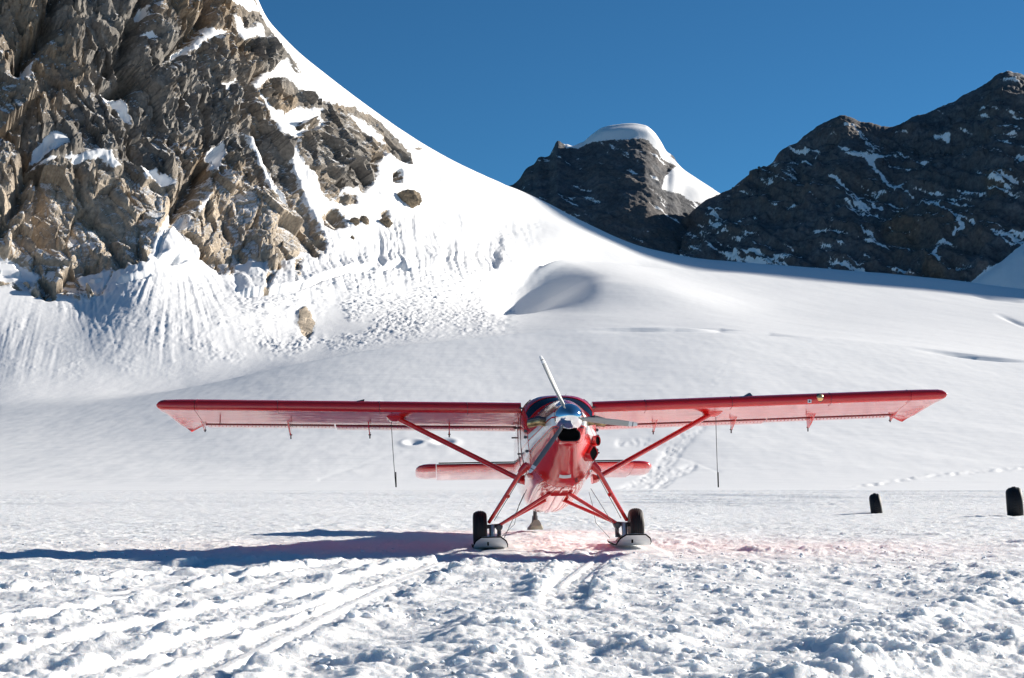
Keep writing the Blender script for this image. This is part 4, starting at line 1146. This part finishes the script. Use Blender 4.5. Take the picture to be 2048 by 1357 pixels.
for sg in (-1, 1):
    wg = MB(); main = foil(15, .155, 0, .735); rr_ = []
    for xs in [0.80, 1.2] + list(np.arange(1.6, 7.9, .4)) + [8.02]: rr_.append([wpt(sg*xs, q, zz) for q, zz in main])
    wg.loft(rr_)
    wing = wg.build('wing', M['red'], plane, 40)
    # drooped, rounded tip with its raked trailing corner
    tp_ = MB(); full = foil(15, .155, 0, 1.0); rr_ = []
    for xs, sc, sq, dro in ((8.03, 1.0, 1.0, 0), (8.20, 1.0, 1.0, .004), (8.40, 1.0, .98, .018), (8.58, .998, .94, .040), (8.70, .995, .93, .058), (8.78, .985, .84, .070), (8.83, .97, .62, .078), (8.855, .955, .32, .08), (8.86, .95, .12, .08)):
        ring_ = []
        for q, zz in full:
            le = (1 - sc) * 0.30
            qq = le + q * (sc + .03 - le - (1 - sc) * .25)
            z_ = (zz + .015) * sq - .015 - dro * max(0, q - .25)**1.3 / .75**1.3
            ring_.append(wpt(sg*(xs - .46*max(0, q - .12)/.88*(xs - 8.03)/.82), qq, z_))
        rr_.append(ring_)
    tp_.loft(rr_); tp = tp_.build('wing_tip', M['red'], wing, 40)
    # flap and aileron: separate slotted surfaces behind the main plane
    for nm, xa, xb, ddz, defl in (('flap', .84, 5.02, -.058, 3.0), ('aileron', 5.06, 8.00, -.053, 1.0)):
        fl_ = MB(); sec = []
        a_ = math.radians(defl); c0 = .765
        for k in range(9): 
            u_ = k/8; sec.append((c0 + u_*.235, .028*(1-u_)**.8 + .004))
        for k in range(8, -1, -1):
            u_ = k/8; sec.append((c0 + u_*.235, -.026*(1-u_)**.9 * (u_+.08)**.25 - .002))
        def rot_(q, zz): 
            dx, dz_ = q - c0, zz; return (c0 + dx*math.cos(a_) + dz_*math.sin(a_), -dx*math.sin(a_) + dz_*math.cos(a_) + ddz + .028)
        fl_.loft([[wpt(sg*xs, *rot_(q, zz)) for q, zz in sec] for xs in np.linspace(xa, xb, 12)])
        fo = fl_.build(nm, M['red'], wing, 40)
        sl_ = MB(); sl_.loft([[wpt(sg*xs, q, zz) for q, zz in ((.740, -.056), (.756, -.060), (.756, -.040), (.740, -.036))] for xs in (xa, xb)]); sl_.build('slot_lip', M['dark_red'], wing)
        vg = MB()
        nv = int((xb - xa) / .085)
        for k in range(nv):
            p_ = wpt(sg*(xa + .04 + k*.085), .90, (-.047 if nm == 'flap' else -.040)); vg.box(p_, (.012, .13, .010))
        vg.build('stiffener', M['red'], fo)['kind'] = 'stuff'
    # hinge brackets
    for k, (xs, dp_, wd_) in enumerate(((2.40, .20, .022), (4.25, .23, .022), (6.08, .25, .04), (8.06, .15, .02))):
        hb = MB(); pr = []
        for q, lo_, hi_ in ((.50, -.030, -.050), (.62, -.055*dp_/.2, -.048), (.76, -.085*dp_/.2, -.04), (.86, -.10*dp_/.2, -.03), (.90, -.095*dp_/.2, -.03)):
            pr.append([wpt(sg*(xs + s2*wd_/2), q, zf) for s2, zf in ((-1, lo_ - .02), (1, lo_ - .02), (1, hi_ + .02), (-1, hi_ + .02))])
        hb.loft(pr); ho = hb.build('hinge_bracket', M['red'], wing, 40)
        pn_ = MB(); e_ = wpt(sg*xs, .89, -.095*dp_/.2); pn_.tube(e_ + Vector((0, 0, .03)), e_ + Vector((0, 0, -.10 * dp_/.2)), .016, n=8); pn_.tube(e_ + Vector((-.03, 0, -.03)), e_ + Vector((.03, 0, -.03)), .014, n=8)
        pn_.build('hinge_pin', M['dark_steel'], ho)
    # leading edge seams
    for xs in (2.0, 3.95, 6.2, 7.98):
        sm = MB(); pts = [wpt(sg*xs, q, zz*1.006) for q, zz in [r for r in foil(15, .155, 0, .735) if r[0] < .2]]
        sm.path(pts, .006, 5); sm.build('seam', M['dark_red'] if xs != 7.98 else M['red'], wing)
    fc = MB(); p_ = wpt(sg*4.35, .06, .062)
    if sg < 0: fc.loft([[p_ + Vector((dx, dy, dz)) for dx, dy, dz in ((-.19, 0, -.005), (.05, 0, -.02), (.05, .10, -.02))], [p_ + Vector((dx, dy, dz)) for dx, dy, dz in ((-.02, .02, .03), (.06, .02, .05), (.06, .09, .05))]])
    else: fc.loft([[p_ + Vector((dx, dy, 0)) for dx, dy in ((-.10, 0), (.10, 0), (.10, .22), (-.10, .22))], [p_ + Vector((dx, dy, .15)) for dx, dy in ((.02, .05), (.05, .05), (.05, .12), (.02, .12))]]); fc.v = [(q[0], q[1], p_.z + (q[2] - p_.z) * .5) for q in fc.v]
    fc.build('fuel_vent', M['dark_steel'] if sg < 0 else M['steel'], wing)
    # strut with fairing and boot
    a_ = wpt(sg*3.62, .34, -.05); b_ = BG((sg*.80, -.10, -.78))
    s_ = MB(); s_.tube(a_, b_, .115, n=16, flat=.50, along=(0, 1, 0)); so = s_.build('wing_strut', M['red'], plane, 60)
    s_ = MB(); s_.loft([[wpt(sg*(3.62 + dx*k_), .34 + dy*k_, zf) for dx, dy in ((.22, -.12), (.22, .12), (-.10, .14), (-.28, 0), (-.10, -.14))] for k_, zf in ((1.0, -.046), (.8, -.07), (.42, -.095))]); s_.build('strut_fairing', M['red'], so, 50)
    s_ = MB(); s_.loft([[b_ + Vector((sg*dx*k_ - sg*ox, dy*k_, dz*k_)) for dx, dy, dz in ((0, -.2, .0), (0, -.08, .09), (0, .12, .09), (0, .2, 0), (0, .1, -.08), (0, -.1, -.08))] for k_, ox in ((1.3, .06), (1.0, -.03), (.6, -.10))]); s_.build('strut_boot', M['red'], so, 50)
    if sg > 0:
        c = wpt(5.95, .012, -.004); ll = MB(); ll.lathe(c + Vector((0, .05, 0)), (0, -1, .02), [(-.05, .11), (.035, .105), (.065, .085), (.085, .05), (.092, .01)], 20)
        lo_ = ll.build('landing_light', M['dark_steel'], wing, 50)
        gl = MB(); gl.lathe(c + Vector((-.005, .044, .004)), (0, -1, .15), [(.04, .085), (.082, .070), (.10, .035), (.104, .01)], 20); gl.build('lens', M['lamp_glass'], lo_, 60)
        lb = MB(); c2 = wpt(5.70, .012, -.035); lb.box(c2 + Vector((0, -.014, 0)), (.085, .02, .075)); lo2 = lb.build('placard', M['white'], wing)
        dt = MB(); dt.box(c2 + Vector((0, -.026, 0)), (.03, .006, .03)); dt.build('emblem', M['black'], lo2)
    wl = MB(); c = wpt(sg*8.80, .22, .0); wl.lathe(c, (sg*.8, -1, .1), [(-.05, .05), (.03, .045), (.07, .02), (.075, .004)], 12); wl.build('position_light', M['red'], wing, 60)
    # pitot tube / vent lines hanging under the strut end
    if sg < 0:
        pt = MB(); p_ = wpt(sg*7.6, .5, -.05); pt.tube(p_, p_ + Vector((0, -.05, -.14)), .012, n=6); pt.build('vent_tube', M['dark_red'], wing)
# roof piece that joins the wings
# ---------------- tail
def tpt(xs, q, zf, ch=1.85, dy=0): return BG((xs, 7.35 + dy + q*ch, .78 + zf*ch - .11*q))
for sg in (-1, 1):
    sec = foil(10, .11, 0, .60, 0.0); t_ = MB()
    t_.loft([[tpt(sg*xs, q, zz) for q, zz in sec] for xs in (.05, .6, 1.2, 1.8, 2.4, 2.66)]); so = t_.build('stabilizer', M['red'], plane, 40)
    e_ = MB(); sec2 = [(.62, .032), (.75, .026), (1.0, .004), (1.0, -.004), (.75, -.026), (.62, -.032)]
    e_.loft([[tpt(sg*xs, q, zz) for q, zz in sec2] for xs in (.22, .9, 1.6, 2.3, 2.66)]); eo = e_.build('elevator', M['red'], plane, 40)
    h_ = MB(); rr_ = []
    full = foil(10, .14, 0, 1.0, 0.0)
    for xs, l0, l1, sq in ((2.675, .10, 1.0, 1.05), (2.85, .10, 1.0, 1.05), (3.0, .12, .985, 1.0), (3.12, .17, .95, .85), (3.2, .26, .88, .6), (3.235, .36, .78, .25)):
        rr_.append([tpt(sg*xs, l0 + q*(l1 - l0), zz*sq + .012) for q, zz in full])
    h_.loft(rr_); h_.build('balance_horn', M['red'], eo, 40)
    k_ = MB(); k_.loft([[tpt(sg*xs, q, zz) for q, zz in ((.02, .030), (.10, .062), (.10, .066), (.02, .036))] for xs in (.3, 2.6)]); k_.build('shadow_line', M['black'], so)  # black strip stands in for the shadow line on top of the stabilizer
    k_ = MB(); k_.path([tpt(sg*.28, .30, -.04), BG((sg*.22, 8.1, .15))], .022, 8); k_.build('brace', M['red'], so)
fn = MB(); rr_ = []
for zz, le, te, th_ in ((.40, 6.9, 9.0, .09), (.75, 7.45, 9.05, .085), (1.2, 7.9, 9.1, .075), (1.65, 8.2, 9.1, .06), (1.85, 8.4, 9.05, .035)):
    rr_.append([BG((th_*1.2*wv, le + (te - le)*.62*q, zz)) for q, wv in ((0, 0), (.12, .8), (.4, 1), (.8, .8), (1, .65), (1, -.65), (.8, -.8), (.4, -1), (.12, -.8))])
fn.loft(rr_); fn.build('fin', M['red'], plane, 40)
ru = MB(); rr_ = []
for zz, a_, te, th_ in ((.42, 8.32, 9.25, .06), (1.2, 8.68, 9.35, .05), (1.84, 8.82, 9.25, .03)):
    rr_.append([BG((th_*wv, a_ + (te - a_)*q, zz)) for q, wv in ((0, 1), (.5, .7), (1, .08), (1, -.08), (.5, -.7), (0, -1))])
ru.loft(rr_); ru.build('rudder', M['red'], plane, 40)
tl = MB(); a_ = BG((0, 7.9, -.18)); tl.path([a_, Vector((0, a_.y + .18, .34))], .055, 10)
tl.tube(Vector((0, a_.y + .18, .40)), Vector((0, a_.y + .30, .14)), .075, .10, 10); tlo = tl.build('tail_ski', M['dark_steel'], plane)
tk = MB(); cy_ = a_.y + .15
tk.loft([[Vector((xx*w_, cy_ + yy, zz + hh)) for xx, hh in ((-1, 0), (1, 0), (1, .05), (.5, .16), (-.5, .16), (-1, .05))] for yy, w_, zz in ((-.55, .13, .16), (-.40, .19, .05), (.3, .20, .02), (.6, .14, .05))]); tk.build('ski_shoe', M['canvas'], tlo, 40)

# ---------------- landing gear
for sg in (-1, 1):
    hub_ = Vector((sg*1.50, .0, .47))
    a_ = skin(-.55, 0 if sg > 0 else math.pi); top_ = BG((sg*.80, -.60, -.62))
    lg = MB(); lg.tube(top_, hub_ + Vector((sg*.02, 0, .06)), .062, .052, 14, .8); lo_ = lg.build('gear_leg', M['red'], plane, 60)
    cu = MB(); cu.lathe(top_ + Vector((-sg*.03, 0, .02)), (sg, 0, -1.2), [(-.1, .09), (.06, .085), (.14, .065)], 12)
    cu.build('leg_root', M['red'], lo_); cu = MB()
    cu.lathe(top_.lerp(hub_, .47), (hub_ - top_), [(-.02, .066), (.02, .066)], 14); cu.build('collar', M['red'], lo_)
    for yb, zz, oy in ((-.25, -1.10, -.04), (1.15, -1.06, .10)):
        v_ = MB(); apex_ = BG((sg*.20, yb, zz + .0)); v_.tube(apex_, Vector((sg*1.30, oy, .46)), .052, .045, 12, .8); v_.build('gear_brace', M['red'], plane, 60)
    ax = MB(); ax.tube(Vector((sg*1.22, 0, .46)), Vector((sg*1.72, 0, .42)), .045, n=12); ax.build('axle', M['dark_steel'], plane)
    sh = MB(); sh.tube(Vector((sg*1.46, -.12, .14)), Vector((sg*1.46, -.05, .47)), .062, n=16); sh.tube(Vector((sg*1.46, -.12, .12)), Vector((sg*1.46, -.10, .20)), .08, n=16)
    sh.build('hydraulic_cylinder', M['steel'], plane)
    sh = MB(); sh.tube(Vector((sg*1.30, -.04, .16)), Vector((sg*1.30, 0, .40)), .045, n=12); sh.lathe(Vector((sg*1.30, -.02, .42)), (0, 1, 0), [(-.09, .05), (-.07, .075), (.07, .075), (.09, .05)], 14)
    sh.tube(Vector((sg*1.30, -.10, .26)), Vector((sg*1.42, -.02, .10)), .03, n=10)
    sh.build('pivot', M['dark_steel'], plane)
    # wheel: ribbed tyre and rim
    wc = Vector((sg*1.72, .0, .395))
    wh = MB(); n_ = 44; prof = []
    for i in range(41):
        q = -1.35 + 2.7 * i / 40
        rr2 = .245 + .15 * max(0, math.cos(q * 1.02))**.55
        if abs(q) < .95 and i % 4 in (0,): rr2 -= .010
        prof.append((.150 * math.sin(q) / math.sin(1.35) , rr2))
    prof = [(-.13, .20)] + prof + [(.13, .20)]
    wh.lathe(wc, (1, 0, 0), prof, 56); wo = empty('wheel', (0, 0, 0), plane); wh.build('tyre', M['rubber'], wo, 60)
    rm = MB(); rm.lathe(wc, (1, 0, 0), [(-.12, .21), (-.10, .20), (-.06, .08), (-.075, .03), (.075, .03), (.06, .08), (.10, .20), (.12, .21)], 28); rm.build('rim', M['steel'], wo, 40)
    # ski with turned-up toe; outline bevelled at the toe
    sk = MB(); rr_ = []
    for yy, zz, w_, th_ in ((1.45, .03, .40, .03), (1.30, .012, .62, .04), (.6, .005, .70, .05), (-.6, .005, .72, .05), (-.95, .02, .72, .045), (-1.18, .085, .70, .04), (-1.34, .17, .62, .035), (-1.46, .255, .40, .03)):
        rr_.append([Vector((sg*1.53 + dx*w_/2, yy, zz + dz)) for dx, dz in ((-1, 0), (1, 0), (1, th_), (.0, th_*1.2), (-1, th_))])
    sk.loft(rr_); sko = sk.build('ski', M['ski'], plane, 30)
    ed = MB()
    pl = [Vector((sg*1.53 + s2*w_/2, yy, zz + .012)) for s2, seq in ((-1, 1), (1, -1)) for yy, zz, w_ in ((.6, .015, .71), (-.6, .015, .73), (-.95, .025, .73), (-1.18, .09, .71), (-1.34, .175, .63), (-1.46, .258, .41))[::seq]]
    ed.path(pl, .016, 6); ed.build('edge', M['black'], sko)
    gr = MB(); gr.box((sg*1.53 - sg*.0 - .06*1, -1.30, .13), (.035, .05, .09)); gr.build('toe_hook', M['black'], sko)
    pd_ = MB(); pd_.loft([[Vector((sg*1.46 + dx*.16*k_, dy*.4*k_, zz)) for dx, dy in ((-1,-1),(1,-1),(1,1),(-1,1))] for k_, zz in ((1, .05), (.7, .13), (.4, .19))]); pd_.build('pedestal', M['dark_steel'], sko)
    p0 = BG((sg*.70, -.2, -1.0)); p1 = BG((sg*.72, .4, -.95))
    cb = MB(); cb.path([p0, Vector((sg*1.28, -1.2, .16))], .007, 5); cb.build('check_cable', M['dark_steel'], plane); cb = MB(); cb.path([p1 + Vector((0, 0, -.05)), Vector((sg*.82, .6, .9)), Vector((sg*.92, .8, .45)), Vector((sg*1.28, 1.2, .08))], .006, 5)
    cb.build('check_cable', M['dark_steel'], plane); cb = MB()
    cb.path([top_ + Vector((0, .05, -.1)), hub_ + Vector((-sg*.10, .05, .1))], .008, 5)
    cb.build('check_cable', M['dark_steel'], plane)
ap = MB(); c = BG((0, -.25, -1.12)); ap.loft([[c + Vector((dx*k_, dy*k_, dz)) for dx, dy in ((-.22, -.12), (.22, -.12), (.22, .3), (-.22, .3))] for k_, dz in ((1, .06), (.8, -.04))]); ap.build('gear_fitting', M['red'], plane)
pkel = MB(); pkel.path([skin(y_, -H, .006) for y_ in np.arange(-1.4, 4.0, .3)], .03, 6); pkel.build('keel_strip', M['red'], plane)

# ------------------------------------------------------------------ tie-down ropes hanging from the wings
RZ = Matrix.Rotation(math.radians(2.8), 4, 'Z') @ Matrix.Rotation(math.radians(-0.9), 4, 'Y')
def to_world(p): return Vector(PLANE_LOC) + (RZ @ Vector(p))
for k, (sg, lab) in enumerate(((-1, 'thin dark tie-down rope hanging from the wing on the left'), (1, 'thin dark tie-down rope hanging from the wing on the right'))):
    a_ = to_world(wpt(sg*3.72, .42, -.058)); top_ = a_
    ln_ = 1.50 if sg < 0 else 1.62
    sway = .10 if sg < 0 else .05
    pts = [a_ + Vector((sway*(i/8)**1.2, 0, -ln_*i/8)) for i in range(9)]
    o = empty('tie_down_rope', tuple(pts[-1])); tag(o, lab, 'rope', 'tie-down ropes under the wings')
    rp_ = MB(); rp_.path([p_ - pts[-1] for p_ in pts], .0078, 6); rp_.build('rope', M['dark_steel'], o)
    hk = MB(); hk.tube(Vector((0, 0, .34)), Vector((.01, 0, 0)), .014, .013, 8); hk.build('hook', M['black'], o)

# ------------------------------------------------------------------ the two runway marker tyres
def marker_tyre(px_, base_py, rad, wid, rz, lean, lab, sink):
    X_, Y_ = ground_xy(px_, base_py)
    o = empty('marker_tyre', (X_, Y_, 0), rot=(0, lean, rz)); tag(o, lab, 'tyre', 'black marker tyres standing in the snow')
    t_ = MB(); prof = []
    for i in range(25):
        q = -math.pi*.94 + 2*math.pi*.94*i/24
        cw = math.copysign(abs(math.sin(q))**.85, math.sin(q)); cr = math.copysign(abs(math.cos(q))**.85, math.cos(q))
        prof.append((wid/2*cw, rad - .20 + .20*cr))
    t_.lathe((0, 0, rad - sink), (1, 0, 0), prof, 48); t_.build('carcass', M['rubber'], o, 50)
    tr_ = MB()
    for k in range(44):
        q = 2*math.pi*k/44; R = Matrix.Rotation(q, 3, 'X')
        for dx, off in ((-.20, 0), (0, .5), (.20, 0)):
            q2 = q + off*2*math.pi/44; R = Matrix.Rotation(q2, 3, 'X')
            c = Vector((dx*wid, 0, 0)) + R @ Vector((0, 0, rad + .004 - .6*abs(dx)*.06/.2)); tr_.box(c + Vector((0, 0, rad - sink)), (wid*.22, .06, .03), R)
        for sx in ():
            c = Vector((sx*wid*.44, 0, 0)) + R @ Vector((0, 0, rad - .10)); tr_.box(c + Vector((0, 0, rad - sink)), (.03, .05, .08), R)
    tb = tr_.build('tread', M['rubber'], o, 30); tb['kind'] = 'stuff'
    return o
marker_tyre(1753, 1023, .55, .46, -.22, math.radians(-7), 'smaller black tyre standing upright and leaning in the snow right of the aircraft', .38)
marker_tyre(2031, 1031, .62, .58, -.30, math.radians(-4), 'larger black tyre standing in the snow at the right edge', .20)

# ------------------------------------------------------------------ boulders lodged in the snow slope
from mathutils.bvhtree import BVHTree
mobj = bpy.data.objects['mountain']
def surf(px_, py_):
    """where the sight line through that point of the photograph meets the rock wall"""
    k = (S2 > 2.0) & (S2 < 6.0)
    dd = np.where(k, (PX - px_)**2 + (PY - py_)**2, 1e12); i = np.unravel_index(np.argmin(dd), dd.shape)
    return Vector(P2[i]), Vector(nrm[i])
M['boulder'] = alpine_material('tan boulder', (0.16, 0.125, 0.09), (0.26, 0.20, 0.14), (0.34, 0.24, 0.14), (0.38, 0.30, 0.21), 2.2, ledge=1.4)
def boulder(px_, py_, wpx, hpx, seed, lab):
    p_, n_ = surf(px_, py_); k = p_.y / FPX
    bm = bmesh.new(); bmesh.ops.create_icosphere(bm, subdivisions=5, radius=1.0)
    co = np.array([v.co for v in bm.verts])
    s3 = np.array([wpx*k/2, wpx*k/2*.8, hpx*k/2]); q = co * s3
    fa, ed, idd = facets3(q[:, 0] + seed*9, q[:, 1], q[:, 2], 2.6, 400 + seed); fn_ = fbm3(q[:, 0]/1.2, q[:, 1]/1.2, q[:, 2]/1.2 + seed, 4, 410 + seed, .6)
    dspl = 1 + (0.35*fa + 0.5*fn_ - .35*np.exp(-ed/.06)) / np.linalg.norm(s3) * 1.2 + .22*fbm3(co[:, 0]*1.4 + seed, co[:, 1]*1.4, co[:, 2]*1.4, 2, 420)
    q = q * dspl[:, None]
    for v, c in zip(bm.verts, q): v.co = c
    me = bpy.data.meshes.new('boulder'); bm.to_mesh(me); bm.free()
    me.polygons.foreach_set('use_smooth', [True]*len(me.polygons))
    for nm_, val in (('snow', -.62), ('tan', .75)):
        at = me.attributes.new(nm_, 'FLOAT', 'POINT'); at.data.foreach_set('value', np.full(len(me.vertices), val, np.float32))
    o = link('boulder', me, M['boulder']); o.location = p_ + n_ * (wpx*k*.12)
    tag(o, lab, 'boulder', 'boulders lodged in the snow slope')
boulder(812, 406, 50, 36, 1, 'largest tan boulder sitting alone in the fluted snow slope')
boulder(768, 452, 26, 22, 2, 'pale tan boulder under the largest boulder, rightmost of three in a row')
boulder(724, 446, 18, 22, 3, 'narrow tan boulder in the middle of three in a row on the snow slope')
boulder(704, 450, 20, 16, 4, 'low tan boulder at the left end of three in a row on the snow slope')
boulder(702, 478, 8, 14, 5, 'tiny reddish boulder in the snow below the row of three')
